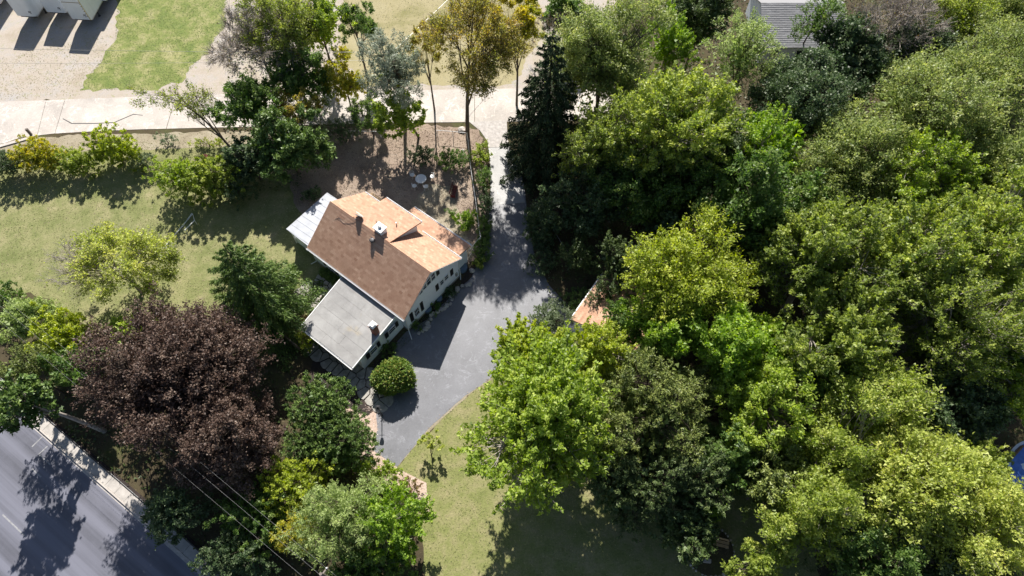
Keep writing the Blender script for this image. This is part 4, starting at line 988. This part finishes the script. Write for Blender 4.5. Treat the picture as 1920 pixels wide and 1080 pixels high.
def spruce(px, py, h, rbase, label, mat, seed=5, levels=26, bare_to=.06, top=None, dens=1., lw=(.4,.15)):
    r = np.random.default_rng(seed); T = G(px, py, h); B = np.array([T[0], T[1], 0])
    t_ = empty('spruce_tree', tuple(B)); tag(t_, label, 'tree')
    z = np.linspace(0, h, 8); V, F = tubes(np.stack([z*0, z*0, z], 1)[None], (.26*(1-z/h*.93))[None], 10); WV = [V]; WF = [F]; PP = []; DD = []; TT = []
    nb = 0
    for i in range(levels):
        f = bare_to + (1-bare_to)*(i/levels)**.95; zz = f*h; Lb = rbase*(1-f)**.8*1.05+.15
        n = int(9*(1-f)+5)
        for j in range(n):
            a = j*2*math.pi/n + i*.9 + r.normal(0, .15); L = Lb*r.uniform(.72, 1.12)
            q = np.linspace(0, 1, 6)
            up = .22 if f > .75 else -.05
            x = L*q; zc = zz + L*(up*q - .42*q**2*(1-f*.5) + .16*np.maximum(0, q-.6)*2) + r.normal(0, .1)
            path = np.stack([x*math.cos(a), x*math.sin(a), zc], 1)
            V, F = tubes(path[None], (.045*(1-q*.85)*(1-f*.5))[None], 4); WF.append(F+sum(len(v) for v in WV)); WV.append(V)
            # hanging sprays along the branch
            m = int(L*44*dens)
            t = r.uniform(.12, 1, m)**.8; P = np.stack([np.interp(t, q, path[:, c]) for c in range(3)], 1)
            dirn = np.array([math.cos(a), math.sin(a), -.2]); lat = np.array([-math.sin(a), math.cos(a), 0])
            s = r.choice([-1, 1], m)[:, None]*lat*r.uniform(.2, 1, (m, 1)); sl = (1-t*.6)[:, None]*L*.26
            drop = r.uniform(.0, 1, (m, 1))
            P = P + s*sl*r.uniform(0, 1, (m, 1)) - np.array([0, 0, 1])*drop*.5*(.4+.6*(1-f))
            PP.append(P); DD.append(unit(dirn*.5 + s*.5 - np.array([0, 0, .9])*drop + r.normal(0, .15, (m, 3)))); TT.append(np.clip(.5+.25*(t-.5)+r.normal(0, .15, m)-.1*drop[:, 0], 0, 1))
    P = np.concatenate(PP); D = np.concatenate(DD); V, F = leaves(P, D, lw[0], lw[1], r, .4)
    link('trunk', np_mesh('trunk', np.concatenate(WV), np.concatenate(WF), M['bark_dark'], True), t_)
    link('crown', np_mesh('crown', V, F, mat, tint=np.concatenate(TT)), t_)

LM = {
 'cool':    leaf_mat('cool_green_leaf', [(.075,.108,.026), (.14,.182,.036), (.215,.262,.05), (.34,.38,.085)]),
 'tipped':  leaf_mat('lime_tipped_leaf', [(.075,.115,.028), (.155,.205,.04), (.26,.31,.055), (.4,.43,.095)]),
 'maple_y': leaf_mat('yellow_green_leaf', [(.14,.18,.02), (.22,.27,.03), (.32,.365,.045), (.44,.46,.08)]),
 'maple_g': leaf_mat('maple_green_leaf', [(.095,.145,.024), (.175,.24,.032), (.25,.325,.045), (.38,.43,.085)]),
 'green':   leaf_mat('mid_green_leaf', [(.045,.085,.022), (.08,.14,.03), (.12,.185,.042), (.19,.24,.07)]),
 'bright':  leaf_mat('bright_green_leaf', [(.09,.155,.018), (.155,.245,.026), (.22,.32,.04), (.33,.4,.07)]),
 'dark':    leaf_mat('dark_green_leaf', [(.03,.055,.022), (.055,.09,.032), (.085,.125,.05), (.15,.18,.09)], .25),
 'locust':  leaf_mat('soft_green_leaf', [(.12,.16,.055), (.18,.225,.068), (.245,.285,.085), (.34,.355,.11)]),
 'gold':    leaf_mat('yellowing_leaf', [(.15,.19,.03), (.27,.28,.04), (.38,.345,.045), (.46,.38,.055)]),
 'orange':  leaf_mat('orange_tinged_leaf', [(.16,.175,.04), (.255,.245,.05), (.33,.29,.06), (.38,.265,.065)]),
 'olive':   leaf_mat('lime_olive_leaf', [(.12,.165,.03), (.19,.24,.04), (.27,.32,.06), (.38,.4,.1)]),
 'silver':  leaf_mat('silvery_leaf', [(.13,.155,.1), (.19,.22,.15), (.25,.275,.2), (.32,.345,.27)], .25),
 'greyg':   leaf_mat('grey_green_leaf', [(.07,.1,.055), (.11,.145,.075), (.155,.19,.1), (.22,.25,.15)]),
 'cedar':   leaf_mat('olive_juniper_leaf', [(.06,.088,.022), (.105,.138,.03), (.16,.19,.042), (.24,.265,.07)], .15),
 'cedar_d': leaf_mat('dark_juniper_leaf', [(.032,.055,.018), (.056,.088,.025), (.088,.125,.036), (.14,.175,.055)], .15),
 'yew':     leaf_mat('yew_leaf', [(.04,.075,.018), (.07,.12,.026), (.11,.17,.036), (.17,.23,.055)], .15),
 'ball':    leaf_mat('clipped_yew_leaf', [(.05,.09,.012), (.085,.145,.018), (.13,.2,.028), (.27,.24,.05)], .15),
 'spruce':  leaf_mat('blue_green_needle', [(.014,.028,.012), (.026,.046,.018), (.045,.07,.028), (.08,.105,.045)], .05, .65, .2),
 'purple':  leaf_mat('purple_leaf', [(.045,.028,.024), (.078,.048,.037), (.125,.08,.06), (.21,.15,.115)], .2, .55, .3),
 'pale':    leaf_mat('pale_yellow_leaf', [(.18,.21,.05), (.27,.31,.065), (.36,.4,.09), (.46,.46,.12)]),
 'limepale':leaf_mat('pale_green_leaf', [(.14,.19,.06), (.21,.27,.085), (.29,.35,.12), (.38,.43,.17)]),
 'rust':    leaf_mat('rust_brown_leaf', [(.1,.06,.03), (.15,.1,.04), (.2,.15,.06), (.12,.15,.04)]),
}
PL = plant
# --- right wood, from the front (bottom) to the back (top)
PL('maple','maple_tree', 1008,788, 7.5,134,5.2, LM['maple_g'], 'big bright green maple overhanging the driveway, nearest the house', ry=6.3)
PL('maple','maple_tree', 985,655, 6.5,62,3.6, LM['maple_y'], 'yellow-green maple whose shoots reach left over the driveway, above the big maple', ry=2.6)
PL('maple','maple_tree', 1122,662, 6.2,74,3.6, LM['maple_y'], 'yellow-green maple covering the front corner of the detached garage', ry=2.6)
PL('cedar','juniper_tree', 1028,605, 3.6,42,2.6, LM['greyg'], 'small grey-green juniper at the driveway edge behind the big maple', ry=1.9)
PL('cedar','juniper_tree', 1225,760, 6.2,108,4.6, LM['cedar'], 'broad olive-brown juniper with bare inner twigs, right of the big maple', ry=4.6, amp=.28)
PL('cedar','juniper_tree', 1180,905, 4.2,100,3.8, LM['cedar_d'], 'dark shaded juniper below the broad olive one', ry=3.6)
PL('cedar','juniper_tree', 1300,900, 4.4,70,3.8, LM['cedar_d'], 'dark conical juniper above the round stone bed', ry=3.2)
PL('locust','locust_tree', 1285,520, 9.0,112,3.6, LM['maple_y'], 'sunlit yellow-green tree with a domed crown in the middle of the wood', ry=4.6, dens=520)
PL('oak','ash_tree', 1240,612, 7.0,78,3.2, LM['bright'], 'vivid green leafy tree just right of the detached garage', ry=3.0)
PL('oak','ash_tree', 1385,655, 7.0,88,4.2, LM['bright'], 'vivid green tree below right of the domed yellow-green one', ry=3.8)
PL('oak','ash_tree', 1415,775, 6.5,88,4.4, LM['maple_g'], 'mid green tree right of the broad olive juniper', ry=4.2)
PL('oak','ash_tree', 1330,955, 3.6,28,2.6, LM['bright'], 'slim bright sapling rising over the round stone bed', ry=1.1)
PL('locust','locust_tree', 1440,905, 5.5,66,3.8, LM['cedar'], 'olive green feathery tree at lower right of the dark junipers', ry=3.2)
PL('oak','ash_tree', 1365,860, 4.8,60,3.6, LM['green'], 'shaded green tree between the junipers and the yellow maples', ry=3.4)
PL('maple','maple_tree', 1640,745, 8.0,92,4.4, LM['olive'], 'yellow-green maple with upright clusters, highest of the lower right group', ry=3.8, sp=.22, up=.5)
PL('maple','maple_tree', 1560,840, 7.5,84,4.2, LM['olive'], 'yellow-green maple at the left shoulder of the lower right group', ry=3.8, sp=.22, up=.5)
PL('maple','maple_tree', 1700,905, 7.8,118,4.6, LM['pale'], 'large pale yellow maple filling the middle of the lower right', ry=4.4, sp=.22, up=.5)
PL('maple','maple_tree', 1520,965, 7.2,84,4.2, LM['olive'], 'yellow-green maple beside the round garden bed, with a dark gap below', ry=3.6, sp=.22, up=.5)
PL('maple','maple_tree', 1835,992, 7.5,82,4.2, LM['pale'], 'pale yellow maple in front of the blue pool', ry=4.0, sp=.22, up=.5)
PL('maple','maple_tree', 1822,880, 5.4,44,3.8, LM['olive'], 'slender olive maple between the pale maples and the blue pool', ry=2.2)
PL('oak','ash_tree', 1640,1060, 5.0,90,3.6, LM['green'], 'shaded green tree at the bottom edge under the pale maples', ry=3.2)
PL('oak','ash_tree', 1790,1090, 5.0,80,3.6, LM['dark'], 'dark green tree at the bottom edge below the pool', ry=3.2)
PL('oak','ash_tree', 1420,1075, 4.6,50,2.8, LM['olive'], 'olive tree at the bottom edge right of the round bed', ry=2.4)
PL('maple','maple_tree', 1560,640, 8.5,96,4.8, LM['cool'], 'green maple with dark hollows right of the vivid green pair', ry=4.6)
PL('oak','ash_tree', 1500,745, 6.0,76,4.0, LM['green'], 'shaded green tree behind the yellow-green lower right group', ry=4.0)
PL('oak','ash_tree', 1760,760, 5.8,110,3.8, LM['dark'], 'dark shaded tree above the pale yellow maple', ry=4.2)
PL('maple','maple_tree', 1790,620, 9.0,112,5.4, LM['cool'], 'tall green maple at the right with a pale horizontal limb', ry=4.8)
PL('maple','maple_tree', 1900,665, 8.0,80,4.6, LM['maple_g'], 'green maple cut by the right edge above the pool', ry=4.4)
PL('maple','maple_tree', 1545,480, 10.0,118,5.0, LM['cool'], 'wide green maple with upturned sprays in the centre right', ry=5.0)
PL('maple','maple_tree', 1700,480, 10.5,92,5.0, LM['tipped'], 'yellow-tipped maple with thin stems showing, centre right', ry=4.4, dens=360)
PL('maple','maple_tree', 1835,455, 10.5,104,5.2, LM['tipped'], 'yellow-tipped maple near the right edge, middle height', ry=4.6)
PL('oak','ash_tree', 1400,395, 8.5,112,4.6, LM['green'], 'broad grass-green tree behind the domed yellow-green one', ry=4.2)
PL('maple','maple_tree', 1450,285, 10.5,66,4.4, LM['bright'], 'upright bright green tree pointing up right of centre', ry=3.2)
PL('locust','locust_tree', 1590,330, 9.5,110,4.6, LM['locust'], 'soft feathery green tree between the upright bright one and the right edge', ry=4.4)
PL('maple','maple_tree', 1720,335, 10.0,88,4.6, LM['maple_g'], 'green maple in the upper right quarter behind the yellow-tipped pair', ry=4.2)
PL('locust','locust_tree', 1870,330, 10.0,80,4.8, LM['locust'], 'soft green locust at the right edge, upper middle', ry=4.4)
PL('locust','locust_tree', 1750,205, 11.0,150,5.2, LM['locust'], 'very wide pale feathery locust in the upper right', ry=5.6, dens=520)
PL('locust','locust_tree', 1880,130, 11.0,100,5.0, LM['locust'], 'pale feathery locust in the top right corner', ry=5.0)
PL('locust','locust_tree', 1790,50, 10.0,90,4.6, LM['olive'], 'olive locust at the top edge before the white-roofed shed', ry=4.0, dens=300)
PL('locust','locust_tree', 1900,20, 8.0,70,4.2, LM['locust'], 'dense locust at the far top right corner edge', ry=3.6)
PL('oak','oak_tree', 1500,215, 8.8,100,5.0, LM['dark'], 'dark blue-green oak with grey glints below the grey-roofed house', ry=4.6)
PL('oak','oak_tree', 1590,120, 9.0,72,4.8, LM['dark'], 'dark oak tangled with the dead grey tree', ry=4.0)
PL('dead','dead_tree', 1665,75, 10.0,105,5.0, LM['rust'], 'leafless grey tree with a spray of twigs near the top right', ry=4.4, twr=1.5)
PL('locust','locust_tree', 1535,38, 10.8,42,3.2, LM['green'], 'narrow dark-trunked tree in front of the grey shingle roof', ry=2.0, base=(1492,108), dens=300)
PL('locust','locust_tree', 1392,105, 10.5,70,4.2, LM['limepale'], 'airy pale tree with a dark crooked trunk left of the grey roof', ry=3.4, dens=230)
PL('maple','maple_tree', 1250,85, 9.5,50,5.2, LM['bright'], 'slim lime green tree near the top centre', ry=2.6, dens=360)
PL('locust','locust_tree', 1130,120, 10.0,98,5.4, LM['locust'], 'soft green weeping tree behind the tall spruce', ry=4.6, dens=500)
PL('maple','maple_tree', 1270,240, 11,112,5.2, LM['tipped'], 'large yellow-green maple with upward sprays, top centre right', ry=5.0)
PL('maple','maple_tree', 1135,265, 8.0,92,5.0, LM['cool'], 'green maple immediately right of the tall spruce', ry=4.2)
PL('oak','oak_tree', 1390,300, 6.5,66,4.4, LM['dark'], 'dark grey-green tree wedged left of the upright bright one', ry=3.6)
PL('oak','oak_tree', 1220,360, 5.4,110,4.4, LM['green'], 'shaded green tree below the large yellow-green maple', ry=4.0)
PL('oak','oak_tree', 1350,320, 6.0,70,4.6, LM['greyg'], 'grey-green tree right of the large yellow-green maple', ry=3.6)
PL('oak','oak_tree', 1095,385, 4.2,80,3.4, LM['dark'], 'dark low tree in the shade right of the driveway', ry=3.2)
PL('cedar','juniper_tree', 1170,500, 4.0,58,3.2, LM['cedar_d'], 'dark juniper left of the domed yellow-green tree', ry=2.6)
PL('cedar','juniper_tree', 1135,560, 2.8,34,2.4, LM['cedar_d'], 'little dark juniper behind the detached garage corner', ry=1.6)
PL('oak','ash_tree', 1250,430, 4.2,66,3.2, LM['dark'], 'dark understorey tree behind the domed yellow-green one', ry=3.0)
PL('shrub','shrub', 1010,425, 1.3,32,1.3, LM['dark'], 'dark ivy-like shrub along the right edge of the upper driveway', 'shrub', ry=2.8)
PL('shrub','shrub', 1015,490, .9,26,.9, LM['dark'], 'dark low shrub at the driveway bend', 'shrub', ry=1.6)
PL('shrub','shrub', 1082,560, .8,28,.8, LM['yew'], 'low shrub between the driveway and the detached garage', 'shrub', ry=1.2)
PL('oak','oak_tree', 1310,40, 8.0,60,5.2, LM['cedar_d'], 'very dark tree at the top edge right of the slim lime one', ry=3.6)
PL('oak','oak_tree', 1060,25, 4.0,42,3.2, LM['green'], 'small green tree at the top edge behind the spruce', ry=2.4)
PL('dead','dead_tree', 1040,60, 3.2,46,2.4, LM['rust'], 'leafless grey bush behind the spruce tip', ry=2.4)
spruce(1037,56,18.5,5.6, 'tall dark blue-green spruce at the head of the driveway', LM['spruce'], levels=21, dens=1.0, lw=(.42,.15))
spruce(418,458,13,6.0, 'dark green tiered conifer on the lawn left of the house', LM['yew'], seed=9, levels=19, dens=1.8, lw=(.32,.095))
# --- top centre and left
PL('sparse','locust_tree', 888,85, 13.2,100,4.6, LM['orange'], 'orange-gold tree on a tall bare trunk by the street fence', base=(877,258), ry=4.4, L=11, lw=(.17,.11), bark='bark', trunk=1.0)
PL('sparse','locust_tree', 970,45, 11.5,48,3.8, LM['gold'], 'golden green tree at the top edge left of the spruce', ry=3.0, L=22, bark='bark', lw=(.18,.11))
PL('willow','olive_tree', 738,130, 8.8,68,4.6, LM['silver'], 'silvery grey-green tree in front of the street at the top', ry=3.2, base=(760,240), dens=290)
PL('sparse','locust_tree', 800,100, 8.5,40,3.2, LM['orange'], 'thin yellowing tree between the silvery and the orange-gold ones', ry=2.2, L=9, bark='bark')
PL('oak','ash_tree', 750,222, 4.4,60,3.4, LM['maple_g'], 'loose green multi-stem tree by the street fence, shading the patio table', ry=2.2, base=(785,258), dens=200)
PL('dead','dead_tree', 490,100, 7.5,82,4.6, LM['rust'], 'grey twiggy leafless tree left of the bright yellow one', ry=3.8, twr=1.4)
PL('sparse','hackberry_tree', 530,60, 8.0,92,4.4, LM['olive'], 'thin olive and orange tinged tree at the upper left centre', ry=3.8, L=13, bark='bark')
PL('oak','ash_tree', 600,50, 7.5,54,4.2, LM['maple_g'], 'green tree at the upper edge left of the silvery one', ry=3.2, dens=360)
PL('sparse','locust_tree', 668,60, 7.0,46,3.2, LM['green'], 'open dark-leaved tree at the top before the straw field', ry=2.6, L=14, bark='bark')
PL('oak','maple_tree', 645,158, 4.4,42,3.4, LM['gold'], 'bright golden yellow tree left of the silvery one', ry=2.0, dens=380)
PL('oak','ash_tree', 560,150, 5.5,62,3.6, LM['green'], 'green tree beside the golden yellow one', ry=3.0, dens=380)
PL('oak','ash_tree', 470,200, 5.2,62,3.2, LM['green'], 'green tree overhanging the concrete road at left centre', ry=3.0, dens=380)
PL('oak','oak_tree', 540,275, 4.4,72,3.6, LM['yew'], 'dense dark green tree at the upper left of the back yard', ry=3.2)
PL('oak','oak_tree', 470,300, 3.2,48,2.6, LM['dark'], 'dark green low tree beside the shaded lawn', ry=2.2)
PL('sparse','hackberry_tree', 555,205, 4.8,44,2.8, LM['orange'], 'russet-olive thin tree above the dense dark green one', ry=2.2, L=13, bark='bark')
PL('sparse','ash_tree', 345,195, 4.6,78,1.8, LM['olive'], 'thin leaning tree with spread grey limbs over the concrete road', base=(445,292), ry=2.2, L=4, bark='bark', twr=.7)
PL('shrub','shrub', 398,335, 2.5,58,2.5, LM['olive'], 'olive green bush above the goal frame', 'shrub', ry=2.3, dens=480)
PL('shrub','shrub', 335,332, 2.4,52,2.4, LM['maple_g'], 'dark-based green bush beside the goal frame, its left neighbour', 'shrub', ry=2.0, dens=420)
PL('shrub','shrub', 445,355, 1.8,34,1.8, LM['dark'], 'dark bush right of the olive green one', 'shrub', ry=1.6)
PL('shrub','shrub', 212,280, 2.2,52,2.5, LM['maple_y'], 'tall bright yellow-green bush standing alone by the concrete road', 'shrub', ry=1.7)
PL('shrub','shrub', 268,305, 1.0,30,1.0, LM['greyg'], 'low greyish bush right of the tall yellow-green one', 'shrub', ry=1.1, dens=380)
PL('shrub','shrub', 70,293, 1.9,50,2.0, LM['gold'], 'golden yellow bush by the short wooden post', 'shrub', ry=1.6)
PL('shrub','shrub', 142,305, 1.5,46,1.6, LM['olive'], 'olive bush between the golden and the tall yellow-green ones', 'shrub', ry=1.3)
PL('shrub','shrub', 8,308, 1.6,42,1.7, LM['dark'], 'dark green bush at the left edge of the hedge row', 'shrub', ry=1.5)
PL('shrub','shrub', 312,262, .6,28,.6, LM['greyg'], 'sparse dry weeds on the verge above the bushes', 'shrub', ry=.8, dens=240)
PL('shrub','shrub', 390,268, .6,34,.6, LM['pale'], 'pale weedy growth on the verge near the leaning trunk', 'shrub', ry=.8, dens=240)
PL('sparse','honeylocust_tree', 220,500, 5.0,118,3.0, LM['pale'], 'sparse pale yellow tree with grey twigs on the left lawn', ry=4.0, L=15, lw=(.2,.14), bare=.55, bare_dir=(-1,-.3,0), twr=.9)
PL('beech','copper_beech', 330,715, 6.8,146,4.8, LM['purple'], 'huge dark purple-leaved tree beside the main road', ry=6.2)
PL('beech','copper_beech', 445,830, 5.0,90,4.2, LM['purple'], 'smaller purple-leaved tree at the lower right of the huge one', ry=4.0)
PL('oak','ash_tree', 330,960, 2.8,60,2.6, LM['dark'], 'dark green tree at the sidewalk below the purple one', ry=2.2)
PL('yew','yew_tree', 606,762, 3.3,62,3.3, LM['yew'], 'dense dark yew near the wing corner, the upper one of the big pair', 'tree', ry=2.6)
PL('yew','yew_tree', 640,832, 3.1,62,3.1, LM['yew'], 'dense dark yew beside the gravel bed, the lower one of the big pair', 'tree', ry=2.6)
PL('yew','yew_tree', 578,835, 2.8,48,2.7, LM['yew'], 'smaller dark yew behind the pair near the gravel bed', 'tree', ry=1.7, dens=800)
PL('ball','clipped_shrub', 738,706, 1.35,37,1.3, LM['ball'], 'large round clipped evergreen between the wing and the driveway', 'shrub', ry=1.6)
PL('shrub','sapling', 806,830, 1.6,22,.7, LM['pale'], 'tiny pale yellow sapling alone on the lawn', 'tree', ry=.85, base=(811,862), dens=420, sp=.09)
PL('willow','willow_tree', 640,975, 4.6,88,3.6, LM['limepale'], 'pale silvery-green tree at the bottom near the utility pole tip', ry=3.4)
PL('maple','maple_tree', 745,985, 4.2,62,3.6, LM['bright'], 'bright green tree at the bottom beside the lawn', ry=3.4)
PL('shrub','ash_tree', 555,905, 3.2,58,2.8, LM['maple_y'], 'yellow-green small tree below the dark yews', 'tree', ry=2.2)
PL('shrub','ash_tree', 560,1000, 3.2,38,2.8, LM['gold'], 'bright yellow small tree among the wires at the bottom', 'tree', ry=1.7)
PL('shrub','shrub', 712,885, 1.4,48,1.3, LM['maple_g'], 'loose green bush at the end of the gravel bed', 'shrub', ry=1.2, dens=380)
PL('shrub','shrub', 765,915, .9,30,.8, LM['rust'], 'thin rusty bush beside the lawn edge', 'shrub', ry=.9, dens=320)
PL('shrub','ash_tree', 480,965, 2.8,74,2.6, LM['green'], 'shaded green tree under the wires at lower left', 'tree', ry=2.6)
PL('shrub','ash_tree', 440,1045, 2.6,64,2.4, LM['dark'], 'dark tree at the bottom beside the sidewalk', 'tree', ry=2.2)
PL('shrub','ash_tree', 690,1075, 2.8,80,2.4, LM['green'], 'shaded green tree at the bottom edge under the bright pair', 'tree', ry=2.2)
PL('oak','pine_tree', 45,760, 7.2,58,3.0, LM['yew'], 'tall leaning pine with dark clumps over the main road', base=(196,808), ry=2.6, dens=300, bark='bark_pale', trunk=1.9)
PL('cedar','pine_tree', 45,690, 6.2,46,2.0, LM['cedar'], 'feathery olive conifer above the leaning pine at the left edge', ry=1.8)
PL('shrub','ash_tree', 120,640, 3.4,62,3.0, LM['maple_y'], 'yellow-green small tree left of the huge purple one', 'tree', ry=2.8)
PL('willow','willow_shrub', 50,600, 2.4,62,2.2, LM['limepale'], 'pale grey-green bush at the left edge under the wires', 'shrub', ry=2.0)
PL('shrub','shrub', 5,560, 1.6,30,1.5, LM['green'], 'green bush cut by the left edge at the lawn corner', 'shrub', ry=1.5)
PL('oak','ash_tree', 165,700, 3.6,56,3.0, LM['green'], 'green tree filling behind the purple one at its left', ry=2.4)
PL('oak','ash_tree', 1290,1000, 3.2,54,2.6, LM['cedar_d'], 'dark low tree shading the upper left of the round stone bed', ry=2.2)
PL('maple','maple_tree', 1170,620, 5.2,40,2.8, LM['green'], 'mid green tree against the far side of the detached garage', ry=2.0)
PL('oak','oak_tree', 1700,120, 8.0,80,4.4, LM['dark'], 'dark green oak in front of the white-roofed shed', ry=3.6)
PL('cedar','juniper_tree', 1085,480, 2.6,36,2.2, LM['cedar_d'], 'dark juniper in the shade between the driveway and the wood', ry=2.0)
PL('oak','ash_tree', 250,640, 3.0,60,2.4, LM['maple_g'], 'light green growth behind the top of the huge purple tree', ry=2.0)
PL('sparse','hackberry_tree', 690,212, 3.6,34,2.4, LM['green'], 'thin green tree shading the street left of the silvery one', ry=2.2, L=9, bark='bark')
# --- yard shrubs and hedge
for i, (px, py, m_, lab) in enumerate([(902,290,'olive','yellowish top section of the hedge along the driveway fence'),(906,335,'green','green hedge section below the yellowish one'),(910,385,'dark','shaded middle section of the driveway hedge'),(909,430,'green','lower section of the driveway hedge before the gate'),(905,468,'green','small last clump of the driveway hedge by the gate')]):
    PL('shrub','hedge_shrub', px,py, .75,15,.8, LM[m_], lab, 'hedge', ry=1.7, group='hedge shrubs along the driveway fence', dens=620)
PL('shrub','shrub', 850,300, 1.2,32,1.2, LM['green'], 'leafy green bush in the back yard near the fence', 'shrub', ry=1.3)
PL('shrub','shrub', 790,290, 1.1,26,1.1, LM['dark'], 'dark bush at the foot of the multi-stem tree', 'shrub', ry=1.1)
PL('shrub','shrub', 873,413, .8,20,.75, LM['bright'], 'compact bright green bush inside the fence near the gate', 'shrub', ry=.95, dens=900)
PL('shrub','shrub', 845,400, .5,10,.45, LM['green'], 'little green plant beside the compact bright bush', 'shrub', ry=.5)
PL('shrub','shrub', 640,245, 2.0,38,1.8, LM['dark'], 'shaded bush by the street left of the silvery tree', 'shrub', ry=1.4, dens=380)
PL('shrub','shrub', 585,365, .8,18,.7, LM['dark'], 'small dark shrub behind the side porch', 'shrub', ry=.8)
PL('shrub','shrub', 585,600, .8,18,.8, LM['rust'], 'small rust and green shrub at the wing west corner', 'shrub', ry=.8)
PL('shrub','shrub', 577,635, 1.1,20,1.0, LM['maple_y'], 'yellow-green shrub beside the timber deck', 'shrub', ry=.9)
for i, (a, b) in enumerate(((-10.7,-.55),(-9.9,-.5),(-9.1,-.5),(-8.3,-.5))):
    q = H(a, b); s = None
    P_ = np.array([q[0], q[1], .4]); v = P_ - np.array([0,0,CAM_H]); px = 960+FPX*v[0]/(v@_F); py = 540-FPX*(v@_U)/(v@_F)
    PL('ball','foundation_shrub', px, py, .4, 9, .38, LM['yew'], ['low clipped shrub at the house front, farthest from the wing','second low clipped shrub along the house front from the porch side','third low clipped shrub along the house front, beside the patio','low clipped shrub at the house front, tucked against the wing'][i], 'shrub', ry=.42, group='foundation shrubs along the house front')
PL('shrub','shrub', 780,610, .45,10,.4, LM['green'], 'low green plant by the downspout at the house corner', 'shrub', ry=.5)
PL('shrub','shrub', 812,575, .3,12,.3, LM['green'], 'low ground plant below the gable wall', 'shrub', ry=.7)
PL('shrub','shrub', 845,545, .3,10,.3, LM['dark'], 'low dark plant near the far end of the gable bed', 'shrub', ry=.6)
PL('shrub','shrub', 728,655, .3,16,.3, LM['green'], 'low ground plant along the grey wing wall', 'shrub', ry=.9)
PL('shrub','shrub', 898,495, .5,11,.45, LM['olive'], 'small mixed plant at the foot of the gate', 'shrub', ry=.5)

# ------------------------------------------------------------------ loose stuff
def scatter(name, polys, n, size, zr, mat, seed, exclude=(), flat=2.2, label=None):
    r = np.random.default_rng(seed); out = []
    A = []
    for p in polys: q = np.array(p); A.append((q.max(0)-q.min(0)).prod())
    A = np.array(A)/sum(A)
    for p, a in zip(polys, A):
        q = np.array(p); P = r.uniform(q.min(0), q.max(0), (int(n*a), 2)); P = P[inside(p, P)]
        cl = .5+.5*np.sin(P[:, 0]*.9+1)*np.sin(P[:, 1]*1.1+P[:, 0]*.4); P = P[r.random(len(P)) < .35+.65*cl]
        for e in exclude: P = P[~inside(e, P)]
        out.append(P)
    P = np.concatenate(out); Z = r.uniform(*zr, (len(P), 1)); P = np.concatenate([P, Z], 1)
    D = r.normal(0, 1, (len(P), 3))*np.array([1, 1, .25]); V, F = leaves(P, D, size, size*.7, r, flat)
    me = np_mesh(name, V, F, mat, tint=np.clip(r.normal(.5, .22, len(P)), 0, 1))
    o = link(name, me); o['kind'] = 'stuff'
    if label: o['label'] = label
    return o
litter_m = leaf_mat('fallen_leaf', [(.12,.085,.06), (.22,.165,.12), (.33,.26,.19), (.43,.35,.25)], .1, .7, .2)
house_fp = [H(-12.4,0)[:2], H(0,0)[:2], H(0,7.6)[:2], H(-12.4,7.6)[:2]]
scatter('fallen_leaves', [P_lit], 26000, .13, (.02,.05), litter_m, 21, [house_fp])
scatter('fallen_leaves', [P_verge, P_lawnL], 5200, .11, (.015,.04), litter_m, 22)
scatter('fallen_leaves', [P_bed], 6500, .09, (.02,.035), leaf_mat('bed_pebble', [(.3,.2,.16), (.5,.38,.32), (.6,.5,.44), (.7,.62,.56)], 0), 23)
grass_m = leaf_mat('grass_tuft_blade', [(.11,.14,.05), (.17,.19,.07), (.26,.25,.12), (.38,.34,.2)], .3, .7, .15)
scatter('grass_tufts', [P_lawnL, P_lawnC], 70000, .12, (.004,.02), grass_m, 24, flat=2)
grass_g = leaf_mat('green_grass_blade', [(.1,.15,.045), (.15,.2,.06), (.2,.24,.09), (.32,.31,.17)], .3, .7, .15)
scatter('grass_tufts', [P_green], 26000, .13, (.004,.02), grass_g, 25, flat=2)
weed_m = leaf_mat('lot_weed', [(.2,.22,.09), (.3,.28,.15), (.4,.35,.24), (.48,.42,.32)], .2, .7, .15)
scatter('lot_weeds', [PG((-60,120),(230,60),(150,180),(-60,190)), PG((640,0),(1000,0),(960,160),(700,160)), P_verge], 22000, .14, (.004,.015), weed_m, 26, flat=2)
wood_poly = PG((985,300),(1160,60),(1500,-40),(2100,-60),(2000,1150),(1520,1150),(1480,900),(1300,780),(1090,640),(1010,520))
wood2 = PG((80,590),(200,620),(560,690),(700,870),(790,1010),(800,1130),(430,1100),(300,960),(80,770))
wood3 = PG((430,60),(640,60),(620,240),(560,360),(440,360),(420,240))
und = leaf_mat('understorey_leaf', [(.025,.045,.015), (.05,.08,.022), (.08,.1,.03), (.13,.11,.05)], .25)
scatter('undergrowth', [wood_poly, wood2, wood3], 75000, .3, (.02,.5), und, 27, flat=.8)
scatter('gable_bed_plants', [[H(.1,.2)[:2], H(1.1,.2)[:2], H(1.3,7)[:2], H(.1,7)[:2]], [H(-.5,-5.4)[:2], H(.4,-5.2)[:2], H(.9,-.8)[:2], H(-.5,-.2)[:2]]], 4200, .12, (.02,.22), und, 28, flat=.8)

print('LEAVES', COUNT, 'FACES', sum(len(o.data.polygons) for o in col.objects if o.type=='MESH'))

scatter('driveway_leaves', [PG((905,280),(925,280),(928,380),(915,470),(900,500)), PG((960,300),(985,300),(1000,420),(1060,570),(1030,560),(985,440)), P_edge1], 2600, .1, (.035,.05), litter_m, 31)
